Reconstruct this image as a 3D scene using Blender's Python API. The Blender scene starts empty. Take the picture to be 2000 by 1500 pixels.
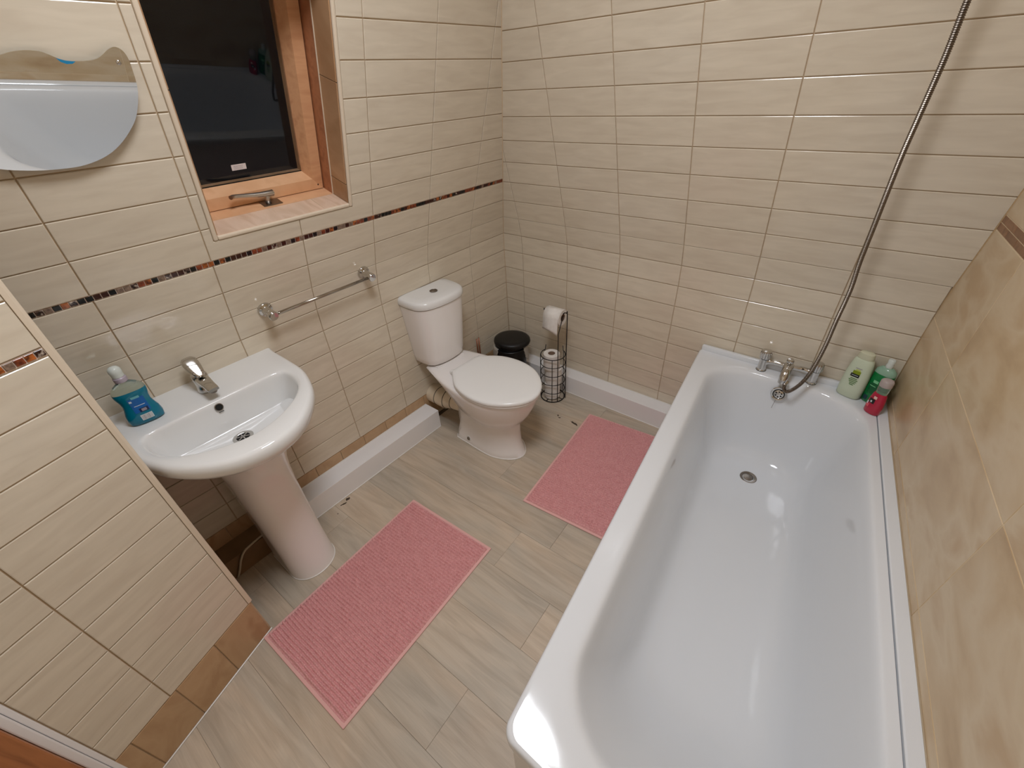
import bpy, bmesh, math, random
from mathutils import Vector, Matrix
random.seed(7)
C = bpy.context.scene.collection
PI = math.pi
# ------------------------------------------------------------------ camera, world, light, exposure
LEAN_L, LEAN_B = 0.29659, 0.27832        # the upper halves of the window wall and the back wall lean into the room
ZK = 0.875                                # height of the kink
cam_d = bpy.data.cameras.new('camera'); cam = bpy.data.objects.new('camera', cam_d); C.objects.link(cam)
Rw = [[0.782023441247671, -0.5288245231097809, -0.32982413661959786],
      [0.6212717908718943, 0.6193189712497846, 0.48006809279198887],
      [-0.049605435246347786, -0.5803349339888313, 0.8128657116561131]]   # columns: right, forward, up
M = Matrix(((Rw[0][0], Rw[0][2], -Rw[0][1], 1.61777), (Rw[1][0], Rw[1][2], -Rw[1][1], -1.89866),
            (Rw[2][0], Rw[2][2], -Rw[2][1], 1.57971), (0, 0, 0, 1)))
cam.matrix_world = M
cam_d.sensor_width = 36; cam_d.sensor_fit = 'HORIZONTAL'; cam_d.lens = 827.7264 / 2000 * 36; cam_d.clip_start = 0.02
bpy.context.scene.camera = cam
w = bpy.data.worlds.new('night'); bpy.context.scene.world = w; w.use_nodes = True
w.node_tree.nodes['Background'].inputs[0].default_value = (0.25, 0.32, 0.5, 1)
w.node_tree.nodes['Background'].inputs[1].default_value = 0.004
vs = bpy.context.scene.view_settings
vs.view_transform = 'Standard'; vs.look = 'None'; vs.gamma = 1; vs.use_curve_mapping = False
vs.exposure = 0.39
LAMP_STRENGTH = 23.5
LAMP_COLOR = (0.96, 1.0, 1.07)

# ------------------------------------------------------------------ helpers
def tag(o, label=None, cat=None, group=None, kind=None):
    if label: o['label'] = label
    if cat: o['category'] = cat
    if group: o['group'] = group
    if kind: o['kind'] = kind
    return o
def thing(name, loc=(0, 0, 0), rz=0, label=None, cat=None, group=None, kind=None):
    o = bpy.data.objects.new(name, None); C.objects.link(o); o.empty_display_size = 0.05
    o.location = loc; o.rotation_euler = (0, 0, rz)
    return tag(o, label, cat, group, kind)
def obj(name, me, mat, parent=None, smooth=False, loc=None):
    if isinstance(me, bmesh.types.BMesh):
        m2 = bpy.data.meshes.new(name); me.to_mesh(m2); me.free(); me = m2
    if mat is not None and len(me.materials) == 0: me.materials.append(mat)
    if smooth:
        me.polygons.foreach_set('use_smooth', [True] * len(me.polygons)); me.update()
    o = bpy.data.objects.new(name, me); C.objects.link(o)
    if parent is not None: o.parent = parent
    if loc is not None: o.location = loc
    return o
def pymesh(name, vs_, fs):
    me = bpy.data.meshes.new(name); me.from_pydata([tuple(v) for v in vs_], [], fs); me.update(); return me
def autosmooth(o, ang=35):
    me = o.data
    me.polygons.foreach_set('use_smooth', [True] * len(me.polygons))
    bm = bmesh.new(); bm.from_mesh(me)
    for e in bm.edges:
        if len(e.link_faces) == 2 and e.calc_face_angle(0) > math.radians(ang): e.smooth = False
    bm.to_mesh(me); bm.free(); return o
def fixn(bm):
    bmesh.ops.recalc_face_normals(bm, faces=bm.faces); return bm
def box(bm, x0, x1, y0, y1, z0, z1, bev=0.0, mat=None, seg=2):
    b2 = bmesh.new(); bmesh.ops.create_cube(b2, size=1)
    for v in b2.verts:
        v.co = Vector(((x0 + x1) / 2 + v.co.x * (x1 - x0), (y0 + y1) / 2 + v.co.y * (y1 - y0), (z0 + z1) / 2 + v.co.z * (z1 - z0)))
    if bev > 0: bmesh.ops.bevel(b2, geom=b2.edges[:], offset=bev, segments=seg, affect='EDGES', profile=0.5)
    if mat is not None: b2.transform(mat)
    t = bpy.data.meshes.new('t'); b2.to_mesh(t); b2.free(); bm.from_mesh(t); bpy.data.meshes.remove(t); return bm
def lathe(bm, prof, n=32, mat=None, cap=True):
    """profile [(r,z)] about z; mat places it"""
    mat = mat or Matrix.Identity(4); rings = []
    for r, z in prof:
        rings.append([bm.verts.new(mat @ Vector((r * math.cos(2 * PI * i / n), r * math.sin(2 * PI * i / n), z))) for i in range(n)])
    for a, b in zip(rings, rings[1:]):
        for i in range(n): bm.faces.new((a[i], a[(i + 1) % n], b[(i + 1) % n], b[i]))
    if cap:
        bm.faces.new(rings[0][::-1]); bm.faces.new(rings[-1])
    return bm
def axis_mat(p, d):
    d = Vector(d).normalized(); return Matrix.Translation(Vector(p)) @ d.to_track_quat('Z', 'Y').to_matrix().to_4x4()
def catmull(P, k=8, closed=False):
    P = [Vector(p) for p in P]; out = []; n = len(P)
    rng = range(n if closed else n - 1)
    for i in rng:
        if closed: a, b, c, d = P[(i - 1) % n], P[i], P[(i + 1) % n], P[(i + 2) % n]
        else: a, b, c, d = P[max(i - 1, 0)], P[i], P[i + 1], P[min(i + 2, n - 1)]
        for j in range(k):
            t = j / k
            out.append(0.5 * ((2 * b) + (c - a) * t + (2 * a - 5 * b + 4 * c - d) * t * t + (3 * b - a - 3 * c + d) * t ** 3))
    if not closed: out.append(P[-1])
    return out
def resample(P, step):
    out = [P[0].copy()]; acc = 0
    for a, b in zip(P, P[1:]):
        L = (b - a).length; t = step - acc
        while t <= L: out.append(a.lerp(b, t / L)); t += step
        acc = L - (t - step)
    return out
def tube(bm, P, r, n=10, closed=False, cap=True):
    """r number or function(index)"""
    P = [Vector(p) for p in P]; N = len(P); rings = []
    T = []
    for i in range(N):
        if closed: T.append((P[(i + 1) % N] - P[(i - 1) % N]).normalized())
        else: T.append((P[min(i + 1, N - 1)] - P[max(i - 1, 0)]).normalized())
    up = Vector((0, 0, 1)) if abs(T[0].z) < 0.9 else Vector((1, 0, 0))
    nrm = (up - T[0] * up.dot(T[0])).normalized()
    for i in range(N):
        nrm = (nrm - T[i] * nrm.dot(T[i])).normalized(); bn = T[i].cross(nrm)
        rr = r(i) if callable(r) else r
        rings.append([bm.verts.new(P[i] + nrm * rr * math.cos(2 * PI * k / n) + bn * rr * math.sin(2 * PI * k / n)) for k in range(n)])
    for i in range(N if closed else N - 1):
        a, b = rings[i], rings[(i + 1) % N]
        for k in range(n): bm.faces.new((a[k], a[(k + 1) % n], b[(k + 1) % n], b[k]))
    if not closed and cap: bm.faces.new(rings[0][::-1]); bm.faces.new(rings[-1])
    return bm
def loft(bm, rings, cap0=True, cap1=True, mat=None):
    R = [[bm.verts.new(mat @ Vector(p) if mat else Vector(p)) for p in r] for r in rings]; n = len(R[0])
    for a, b in zip(R, R[1:]):
        for i in range(n): bm.faces.new((a[i], a[(i + 1) % n], b[(i + 1) % n], b[i]))
    for flag, r in ((cap0, R[0][::-1]), (cap1, R[-1])):
        if flag: bm.faces.new(r)
    return bm
def rrect(a0, a1, b0, b1, r, k=8, s=6):
    """rounded rectangle, same point count whatever the size"""
    out = []
    r = min(r, (a1 - a0) / 2 - 1e-4, (b1 - b0) / 2 - 1e-4)
    cs = [(a1 - r, b1 - r, 0), (a0 + r, b1 - r, PI / 2), (a0 + r, b0 + r, PI), (a1 - r, b0 + r, 1.5 * PI)]
    for i, (cx, cy, t0) in enumerate(cs):
        for j in range(k + 1):
            t = t0 + (PI / 2) * j / k; out.append((cx + r * math.cos(t), cy + r * math.sin(t)))
        nx = cs[(i + 1) % 4]; e = (nx[0] + r * math.cos(nx[2]), nx[1] + r * math.sin(nx[2])); l = out[-1]
        for j in range(1, s): out.append((l[0] + (e[0] - l[0]) * j / s, l[1] + (e[1] - l[1]) * j / s))
    return out
def polar(poly, c, n):
    """resample a star-shaped outline at n equal angles about c"""
    out = []; m = len(poly)
    for i in range(n):
        t = 2 * PI * i / n; dx, dy = math.cos(t), math.sin(t); best = None
        for j in range(m):
            x1, y1 = poly[j][0] - c[0], poly[j][1] - c[1]; x2, y2 = poly[(j + 1) % m][0] - c[0], poly[(j + 1) % m][1] - c[1]
            ex, ey = x2 - x1, y2 - y1; den = dx * ey - dy * ex
            if abs(den) < 1e-12: continue
            s = (x1 * ey - y1 * ex) / den; u = (x1 * dy - y1 * dx) / den
            if s > 0 and -1e-6 <= u <= 1 + 1e-6 and (best is None or s > best): best = s
        out.append((c[0] + dx * best, c[1] + dy * best))
    return out
def sym(pts, cy=0.0):
    """[(x, halfwidth)] from back to front -> closed smooth outline"""
    up = [(x, cy + h) for x, h in pts]; dn = [(x, cy - h) for x, h in pts if h > 1e-6][::-1]
    return up + dn

# ------------------------------------------------------------------ materials
def nm(name):
    m = bpy.data.materials.new(name); m.use_nodes = True; nt = m.node_tree
    return m, nt, nt.nodes['Principled BSDF']
def lin(c):
    return tuple(((x / 255) / 12.92 if x / 255 <= 0.04045 else ((x / 255 + 0.055) / 1.055) ** 2.4) for x in c) + (1,)
def plain(name, rgb, rough=0.4, metal=0, trans=0, ior=1.45, coat=0, spec=None):
    m, nt, b = nm(name); b.inputs['Base Color'].default_value = lin(rgb); b.inputs['Roughness'].default_value = rough
    b.inputs['Metallic'].default_value = metal; b.inputs['Transmission Weight'].default_value = trans; b.inputs['IOR'].default_value = ior
    b.inputs['Coat Weight'].default_value = coat
    if spec is not None: b.inputs['Specular IOR Level'].default_value = spec
    return m
def noisy(name, cols, scale=(1, 1, 1), nscale=5, detail=4, rough=0.4, bump=0.0, bscale=None, dist=0.0, world=False, rnd=0.0, coat=0, bdist=0.002, spec=0.5, stops=None):
    """noise-mixed colours; object coordinates with a per-object random offset"""
    m, nt, b = nm(name); N = nt.nodes; L = nt.links
    tc = N.new('ShaderNodeTexCoord'); mp = N.new('ShaderNodeMapping'); mp.inputs['Scale'].default_value = scale
    oi = N.new('ShaderNodeObjectInfo')
    if world:
        g = N.new('ShaderNodeNewGeometry'); L.new(g.outputs['Position'], mp.inputs['Vector'])
    else:
        ad = N.new('ShaderNodeVectorMath'); ad.operation = 'ADD'
        mu = N.new('ShaderNodeVectorMath'); mu.operation = 'SCALE'; mu.inputs['Scale'].default_value = 40.0
        cb = N.new('ShaderNodeCombineXYZ'); L.new(oi.outputs['Random'], cb.inputs[0]); L.new(oi.outputs['Random'], cb.inputs[1]); L.new(oi.outputs['Random'], cb.inputs[2])
        L.new(cb.outputs[0], mu.inputs[0]); L.new(tc.outputs['Object'], ad.inputs[0]); L.new(mu.outputs[0], ad.inputs[1]); L.new(ad.outputs[0], mp.inputs['Vector'])
    no = N.new('ShaderNodeTexNoise'); no.inputs['Scale'].default_value = nscale; no.inputs['Detail'].default_value = detail; no.inputs['Distortion'].default_value = dist
    L.new(mp.outputs[0], no.inputs['Vector'])
    cr = N.new('ShaderNodeValToRGB'); L.new(no.outputs['Fac'], cr.inputs[0])
    st = stops or [0.32 + 0.36 * i / (len(cols) - 1) for i in range(len(cols))]
    while len(cr.color_ramp.elements) < len(cols): cr.color_ramp.elements.new(0.5)
    for e, p, c in zip(cr.color_ramp.elements, st, cols): e.position = p; e.color = lin(c)
    out = cr.outputs[0]
    if rnd > 0:
        hs = N.new('ShaderNodeHueSaturation'); mr = N.new('ShaderNodeMapRange')
        mr.inputs['To Min'].default_value = 1 - rnd; mr.inputs['To Max'].default_value = 1 + rnd
        L.new(oi.outputs['Random'], mr.inputs['Value']); L.new(mr.outputs[0], hs.inputs['Value']); L.new(out, hs.inputs['Color']); out = hs.outputs[0]
    L.new(out, b.inputs['Base Color']); b.inputs['Roughness'].default_value = rough; b.inputs['Coat Weight'].default_value = coat
    b.inputs['Specular IOR Level'].default_value = spec
    if bump > 0:
        bp = N.new('ShaderNodeBump'); bp.inputs['Strength'].default_value = bump; bp.inputs['Distance'].default_value = bdist
        if bscale:
            n2 = N.new('ShaderNodeTexNoise'); n2.inputs['Scale'].default_value = bscale; n2.inputs['Detail'].default_value = 3; L.new(mp.outputs[0], n2.inputs['Vector']); L.new(n2.outputs['Fac'], bp.inputs['Height'])
        else: L.new(no.outputs['Fac'], bp.inputs['Height'])
        L.new(bp.outputs[0], b.inputs['Normal'])
    return m
M_cream = noisy('cream_tile', [(212, 199, 179), (217, 205, 185), (222, 210, 190)], scale=(1.2, 7, 1), nscale=6, detail=3, dist=0.6, rough=0.16, bump=0.5, bscale=5, bdist=0.0016, rnd=0.018)
M_grout = plain('cream_grout', (196, 172, 142), 0.8)
M_trav = noisy('travertine_tile', [(188, 158, 120), (204, 177, 140), (214, 192, 160), (198, 168, 130)], scale=(1, 2.0, 1), nscale=4.0, detail=9, dist=0.35, rough=0.3, bump=0.12, rnd=0.02)
M_tan = noisy('tan_skirting_tile', [(176, 140, 102), (192, 158, 120), (184, 148, 110)], scale=(2, 1, 1), nscale=6, detail=6, dist=0.7, rough=0.35, rnd=0.04)
M_brick = noisy('brown_border_tile', [(128, 92, 66), (150, 112, 82), (140, 100, 72)], nscale=30, detail=4, rough=0.45, rnd=0.12)
M_reveal = noisy('reveal_tile', [(160, 120, 84), (186, 148, 112), (172, 132, 96)], scale=(1, 3, 1), nscale=5, detail=6, dist=0.6, rough=0.2, rnd=0.03)
M_sill = noisy('sill_tile', [(216, 186, 160), (226, 198, 174), (208, 176, 150)], scale=(1, 3, 1), nscale=6, detail=5, dist=0.5, rough=0.16, rnd=0.02)
M_trim = plain('cream_trim', (224, 208, 186), 0.25)
M_wood = noisy('varnished_pine', [(206, 152, 112), (226, 178, 136), (218, 168, 126), (230, 186, 146)], scale=(1, 1, 1), nscale=6, detail=4, dist=0.4, rough=0.32, rnd=0.0)
M_woodv = noisy('varnished_pine_stile', [(200, 146, 106), (216, 164, 122), (208, 154, 114)], scale=(1, 0.15, 1), nscale=30, detail=3, dist=0.3, rough=0.32)
M_woodshade = noisy('varnished_pine_shaded', [(150, 96, 66), (176, 118, 82), (160, 104, 72)], scale=(1, 0.15, 1), nscale=30, detail=3, dist=0.3, rough=0.3)  # same pine with shade put into the colour, for jambs facing away from the lamp
M_brownwood = noisy('dark_orange_door_wood', [(150, 92, 54), (180, 116, 70), (166, 104, 62)], scale=(6, 6, 0.5), nscale=7, detail=5, dist=0.6, rough=0.35, world=True)
M_white = plain('white_ceramic', (232, 231, 229), 0.07, coat=0.3)
M_tub = plain('white_enamel', (228, 230, 233), 0.09, coat=0.3)
M_pan = plain('white_vitreous_china', (243, 238, 235), 0.08, coat=0.2)
M_plastic = plain('white_plastic', (240, 239, 237), 0.18)
M_gloss = plain('white_gloss_paint', (242, 240, 240), 0.3)
M_silicone = plain('white_silicone', (232, 228, 222), 0.35)
M_chrome = plain('chrome', (205, 203, 200), 0.06, metal=1)
M_steel = plain('brushed_steel', (140, 132, 124), 0.32, metal=1)
M_satin = plain('satin_steel', (196, 192, 186), 0.3, metal=1)
M_hose = plain('steel_hose', (128, 118, 108), 0.34, metal=1)
M_dark = plain('dark_hole', (12, 12, 12), 0.6)
M_black = plain('black_plastic', (15, 15, 16), 0.42)
M_wire = plain('black_wire', (22, 18, 17), 0.4)
M_paper = noisy('toilet_paper', [(232, 226, 220), (240, 236, 231)], nscale=60, rough=0.9, bump=0.2, bdist=0.001)
M_card = plain('cardboard_tube', (120, 96, 78), 0.85)
M_copper = plain('copper_pipe', (150, 100, 78), 0.35, metal=0.8)
M_soil = noisy('cream_waste_plastic', [(214, 196, 168), (222, 206, 182)], nscale=12, rough=0.4)
M_rubber = plain('black_rubber', (20, 18, 17), 0.6)
M_plaster = plain('white_plaster', (240, 238, 234), 0.9)
M_paint = plain('cream_paint', (228, 220, 206), 0.8)
M_cable = plain('pale_cable', (206, 192, 170), 0.45)
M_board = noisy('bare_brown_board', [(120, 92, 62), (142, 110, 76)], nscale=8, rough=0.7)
M_mirror = plain('mirror_glass', (236, 238, 238), 0.015, metal=1)
M_bluereflect = plain('blue_film_reflection', (30, 130, 176), 0.4)
M_bag = plain('clear_bin_liner', (222, 216, 206), 0.25, trans=0.55, ior=1.2)
M_mat = noisy('pink_chenille', [(214, 148, 148), (236, 180, 178)], scale=(1, 1, 1), nscale=260, detail=2, rough=0.95, spec=0.15)
M_hem = plain('pink_hem', (232, 182, 176), 0.9)
M_caulk = plain('discoloured_sealant', (176, 158, 132), 0.6)
def m_glass():
    m, nt, b = nm('window_glass'); b.inputs['Base Color'].default_value = (0.92, 0.95, 0.94, 1); b.inputs['Transmission Weight'].default_value = 1
    b.inputs['Roughness'].default_value = 0.0; b.inputs['IOR'].default_value = 1.36; return m
M_glass = m_glass()
def m_floor():
    m, nt, b = nm('grey_oak_vinyl'); N = nt.nodes; L = nt.links
    tc = N.new('ShaderNodeTexCoord'); oi = N.new('ShaderNodeObjectInfo')
    cb = N.new('ShaderNodeCombineXYZ'); L.new(oi.outputs['Random'], cb.inputs[0]); L.new(oi.outputs['Random'], cb.inputs[1])
    sc = N.new('ShaderNodeVectorMath'); sc.operation = 'SCALE'; sc.inputs['Scale'].default_value = 31; L.new(cb.outputs[0], sc.inputs[0])
    ad = N.new('ShaderNodeVectorMath'); L.new(tc.outputs['Object'], ad.inputs[0]); L.new(sc.outputs[0], ad.inputs[1])
    def noise(scale, ns, det, dist):
        mp = N.new('ShaderNodeMapping'); mp.inputs['Scale'].default_value = scale; L.new(ad.outputs[0], mp.inputs[0])
        n = N.new('ShaderNodeTexNoise'); n.inputs['Scale'].default_value = ns; n.inputs['Detail'].default_value = det; n.inputs['Distortion'].default_value = dist
        L.new(mp.outputs[0], n.inputs['Vector']); return n
    n1 = noise((1, 9, 1), 3.2, 6, 1.2); n2 = noise((1, 2.6, 1), 2.1, 3, 0.6); n3 = noise((2, 60, 1), 5, 3, 0.2)
    r1 = N.new('ShaderNodeValToRGB'); e = r1.color_ramp.elements; e[0].position = 0.3; e[0].color = lin((166, 148, 126)); e[1].position = 0.62; e[1].color = lin((208, 194, 174))
    L.new(n1.outputs['Fac'], r1.inputs[0])
    r2 = N.new('ShaderNodeValToRGB'); e = r2.color_ramp.elements; e[0].position = 0.38; e[0].color = lin((182, 172, 158)); e[1].position = 0.64; e[1].color = lin((212, 190, 166))
    L.new(n2.outputs['Fac'], r2.inputs[0])
    mx = N.new('ShaderNodeMix'); mx.data_type = 'RGBA'; mx.inputs[0].default_value = 0.55; L.new(r1.outputs[0], mx.inputs[6]); L.new(r2.outputs[0], mx.inputs[7])
    m3 = N.new('ShaderNodeMapRange'); m3.inputs['To Min'].default_value = 0.88; m3.inputs['To Max'].default_value = 1.1; L.new(n3.outputs['Fac'], m3.inputs['Value'])
    mul = N.new('ShaderNodeVectorMath'); mul.operation = 'SCALE'; L.new(mx.outputs[2], mul.inputs[0]); L.new(m3.outputs[0], mul.inputs['Scale'])
    hs = N.new('ShaderNodeHueSaturation'); mr = N.new('ShaderNodeMapRange'); mr.inputs['To Min'].default_value = 0.93; mr.inputs['To Max'].default_value = 1.06
    L.new(oi.outputs['Random'], mr.inputs['Value']); L.new(mr.outputs[0], hs.inputs['Value']); L.new(mul.outputs[0], hs.inputs['Color'])
    L.new(hs.outputs[0], b.inputs['Base Color']); b.inputs['Roughness'].default_value = 0.5
    bp = N.new('ShaderNodeBump'); bp.inputs['Strength'].default_value = 0.15; bp.inputs['Distance'].default_value = 0.001; L.new(n3.outputs['Fac'], bp.inputs['Height']); L.new(bp.outputs[0], b.inputs['Normal'])
    return m
M_floor = m_floor()
MOSAIC = [plain('mosaic_black', (14, 17, 17), 0.06), plain('mosaic_dark_brown', (58, 24, 14), 0.08),
          noisy('mosaic_amber', [(70, 26, 8), (196, 108, 48)], nscale=90, detail=2, rough=0.08), noisy('mosaic_rust', [(84, 34, 18), (158, 78, 44)], nscale=80, detail=2, rough=0.1),
          noisy('mosaic_stone', [(96, 74, 60), (150, 126, 108)], nscale=120, detail=3, rough=0.3), noisy('mosaic_foil', [(16, 14, 12), (60, 30, 20), (200, 186, 170)], nscale=110, detail=2, rough=0.1)]

# ------------------------------------------------------------------ tiled walls
def area(poly): return 0.5 * sum(poly[i][0] * poly[(i + 1) % len(poly)][1] - poly[(i + 1) % len(poly)][0] * poly[i][1] for i in range(len(poly)))
def clip(poly, a, b, c):
    """keep a*u + b*v <= c"""
    out = []; n = len(poly)
    for i in range(n):
        p, q = poly[i], poly[(i + 1) % n]; dp = a * p[0] + b * p[1] - c; dq = a * q[0] + b * q[1] - c
        if dp <= 0: out.append(p)
        if (dp < 0) != (dq < 0) and dp != dq:
            t = dp / (dp - dq); out.append((p[0] + (q[0] - p[0]) * t, p[1] + (q[1] - p[1]) * t))
    o2 = []
    for p in out:
        if not o2 or math.hypot(p[0] - o2[-1][0], p[1] - o2[-1][1]) > 1e-5: o2.append(p)
    if len(o2) > 1 and math.hypot(o2[0][0] - o2[-1][0], o2[0][1] - o2[-1][1]) < 1e-5: o2.pop()
    return o2
def rect_minus(u0, u1, v0, v1, H):
    """rectangle minus hole -> rectangle or L polygon (list)"""
    h0, h1, k0, k1 = H
    if u1 <= h0 or u0 >= h1 or v1 <= k0 or v0 >= k1: return [(u0, v0), (u1, v0), (u1, v1), (u0, v1)]
    inu = h0 <= u0 and u1 <= h1; inv = k0 <= v0 and v1 <= k1
    if inu and inv: return None
    if inu: return [(u0, v0), (u1, v0), (u1, k0), (u0, k0)] if v0 < k0 else [(u0, k1), (u1, k1), (u1, v1), (u0, v1)]
    if inv: return [(u0, v0), (h0, v0), (h0, v1), (u0, v1)] if u0 < h0 else [(h1, v0), (u1, v0), (u1, v1), (h1, v1)]
    if u0 < h0 and v0 < k0: return [(u0, v0), (u1, v0), (u1, k0), (h0, k0), (h0, v1), (u0, v1)]
    if u1 > h1 and v0 < k0: return [(u0, v0), (u1, v0), (u1, v1), (h1, v1), (h1, k0), (u0, k0)]
    return [(u0, v0), (u1, v0), (u1, v1), (u0, v1)]
def inset(poly, d):
    n = len(poly); out = []
    for i in range(n):
        p0, p1, p2 = Vector(poly[i - 1]), Vector(poly[i]), Vector(poly[(i + 1) % n])
        e1 = (p1 - p0).normalized(); e2 = (p2 - p1).normalized(); n1 = Vector((-e1.y, e1.x)); n2 = Vector((-e2.y, e2.x))
        k = 1 + n1.dot(n2)
        m = (n1 + n2) / max(k, 0.25); out.append(tuple(p1 + m * d))
    return out
_tc = {}
def tile_mesh(poly, g, th, bev, mat):
    """poly centred on 0; top face at z=th, chamfered rim, base at 0"""
    key = (tuple((round(a, 4), round(b, 4)) for a, b in poly), g, th, bev, mat.name)
    if key in _tc: return _tc[key]
    A = inset(poly, g / 2)
    if area(A) <= 1e-5 or area(A) > area(poly): return None
    B = inset(A, bev); n = len(A)
    if area(B) <= 1e-6: return None
    vs_ = [(x, y, 0) for x, y in A] + [(x, y, th - bev * 0.7) for x, y in A] + [(x, y, th) for x, y in B]
    fs = [tuple(range(2 * n, 3 * n))]
    for i in range(n):
        j = (i + 1) % n; fs.append((i, j, n + j, n + i)); fs.append((n + i, n + j, 2 * n + j, 2 * n + i))
    me = pymesh('tile', vs_, fs); me.materials.append(mat); _tc[key] = me; return me
def put_tile(poly, frame, parent, mat, name='tile', g=0.003, th=0.004, bev=0.0016, base=-0.0035):
    """poly in (u,v); frame(u,v) -> (point, U, V, N)"""
    if poly is None or len(poly) < 3 or area(poly) < 4e-5: return None
    us = [p[0] for p in poly]; v_ = [p[1] for p in poly]
    if max(us) - min(us) < g * 1.6 or max(v_) - min(v_) < g * 1.6: return None
    cu, cv = (min(us) + max(us)) / 2, (min(v_) + max(v_)) / 2
    me = tile_mesh([(a - cu, b - cv) for a, b in poly], g, th, bev, mat)
    if me is None: return None
    o = bpy.data.objects.new(name, me); C.objects.link(o); o.parent = parent
    P, U, V, N = frame(cu, cv); jit = random.uniform(-0.0002, 0.0003)
    P = P + N * (base + jit)
    o.matrix_local = Matrix(((U.x, V.x, N.x, P.x), (U.y, V.y, N.y, P.y), (U.z, V.z, N.z, P.z), (0, 0, 0, 1)))
    return o
sL, cL, sB, cB = math.sin(LEAN_L), math.cos(LEAN_L), math.sin(LEAN_B), math.cos(LEAN_B)
# frames.  (u measured so that U x V = N points into the room)
def fl_low(u, v):    # window wall: u = +y direction, v = z
    return Vector((0, u, v)), Vector((0, 1, 0)), Vector((0, 0, 1)), Vector((1, 0, 0))
def fl_up(u, s):
    return Vector((sL * s, u, ZK + cL * s)), Vector((0, 1, 0)), Vector((sL, 0, cL)), Vector((cL, 0, -sL))
def fb_low(u, v):    # back wall: u = +x
    return Vector((u, 0, v)), Vector((1, 0, 0)), Vector((0, 0, 1)), Vector((0, -1, 0))
def fb_up(u, s):
    return Vector((u, -sB * s, ZK + cB * s)), Vector((1, 0, 0)), Vector((0, -sB, cB)), Vector((0, -cB, -sB))
def kink(t, lean):
    """offset into the room, height and angle at path length t (t = height below the kink): the bend is spread over two courses"""
    a1, a2 = 0.25 * lean, 0.75 * lean
    if t <= 0.775: return 0.0, t, 0.0
    if t <= 0.875: return math.sin(a1) * (t - 0.775), 0.775 + math.cos(a1) * (t - 0.775), a1
    x, z = math.sin(a1) * 0.1, 0.775 + math.cos(a1) * 0.1
    return x + math.sin(a2) * (t - 0.875), z + math.cos(a2) * (t - 0.875), a2
def fl_mid(u, t):
    x, z, a = kink(t, LEAN_L); return Vector((x, u, z)), Vector((0, 1, 0)), Vector((math.sin(a), 0, math.cos(a))), Vector((math.cos(a), 0, -math.sin(a)))
def fb_mid(u, t):
    y, z, a = kink(t, LEAN_B); return Vector((u, -y, z)), Vector((1, 0, 0)), Vector((0, -math.sin(a), math.cos(a))), Vector((0, -math.cos(a), -math.sin(a)))
TH_R = math.radians(6.1); RX = 1.9025
dR = Vector((math.sin(TH_R), -math.cos(TH_R), 0)); nR = Vector((-math.cos(TH_R), -math.sin(TH_R), 0))
def fr(u, v):        # right wall: u runs from the corner towards the door, seen from inside it runs right
    return Vector((RX, 0, 0)) + dR * u + Vector((0, 0, v)), dR, Vector((0, 0, 1)), nR
ZC = 2.45            # ceiling height
FRONT_Y = -2.5
SMAX_L = (ZC - ZK) / cL; SMAX_B = (ZC - ZK) / cB
WIN = (-1.4500, -0.9910, 0.3890, 1.10)       # window hole in the lean plane: y0,y1,s0,s1 (inner edge of the trim)
TRW = 0.0125
# --- wall_left backing (grout) with the window hole
def slab(vs_, fs): return pymesh('wall', vs_, fs)
G = -0.0035
def L_up(u, s, d): P, U, V, N = fl_up(u, s); return P + N * d
def quad_grid(pts): return pts
wl_v = []; wl_f = []
def addq(V, F, a, b, c, d):
    i = len(V); V += [a, b, c, d]; F.append((i, i + 1, i + 2, i + 3))
ycl = lambda s: -sB / cB * cL * s           # corner line on the upper window wall
def mid_bed(V, F, fr_, u0, u1a, u1b, t0, t1):
    P, U, Vv, N = fr_(0, (t0 + t1) / 2)
    c = []
    for u, t in ((u0, t0), (u1a, t0), (u1b, t1), (u0, t1)):
        Q = fr_(u, t)[0] if t != t0 or t0 == 0 else fr_(u, t)[0]
        c.append(Q + N * G)
    addq(V, F, *c)
KS = (0.0, 0.775, 0.875, 0.975)
for t0, t1 in zip(KS, KS[1:]):
    mid_bed(wl_v, wl_f, fl_mid, FRONT_Y, 0.004 - kink(t0, LEAN_B)[0], 0.004 - kink(t1, LEAN_B)[0], t0, t1)
w0, w1, ws0, ws1 = WIN
def up_q(u0, u1, s0, s1):
    addq(wl_v, wl_f, L_up(u0, s0, G), L_up(min(u1, 9) if u1 < 5 else ycl(s0) + 0.004, s0, G), L_up(u1 if u1 < 5 else ycl(s1) + 0.004, s1, G), L_up(u0, s1, G))
up_q(FRONT_Y, w0, 0.1, SMAX_L); up_q(w1, 9, 0.1, SMAX_L); up_q(w0, w1, 0.1, ws0); up_q(w0, w1, ws1, SMAX_L)
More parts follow.
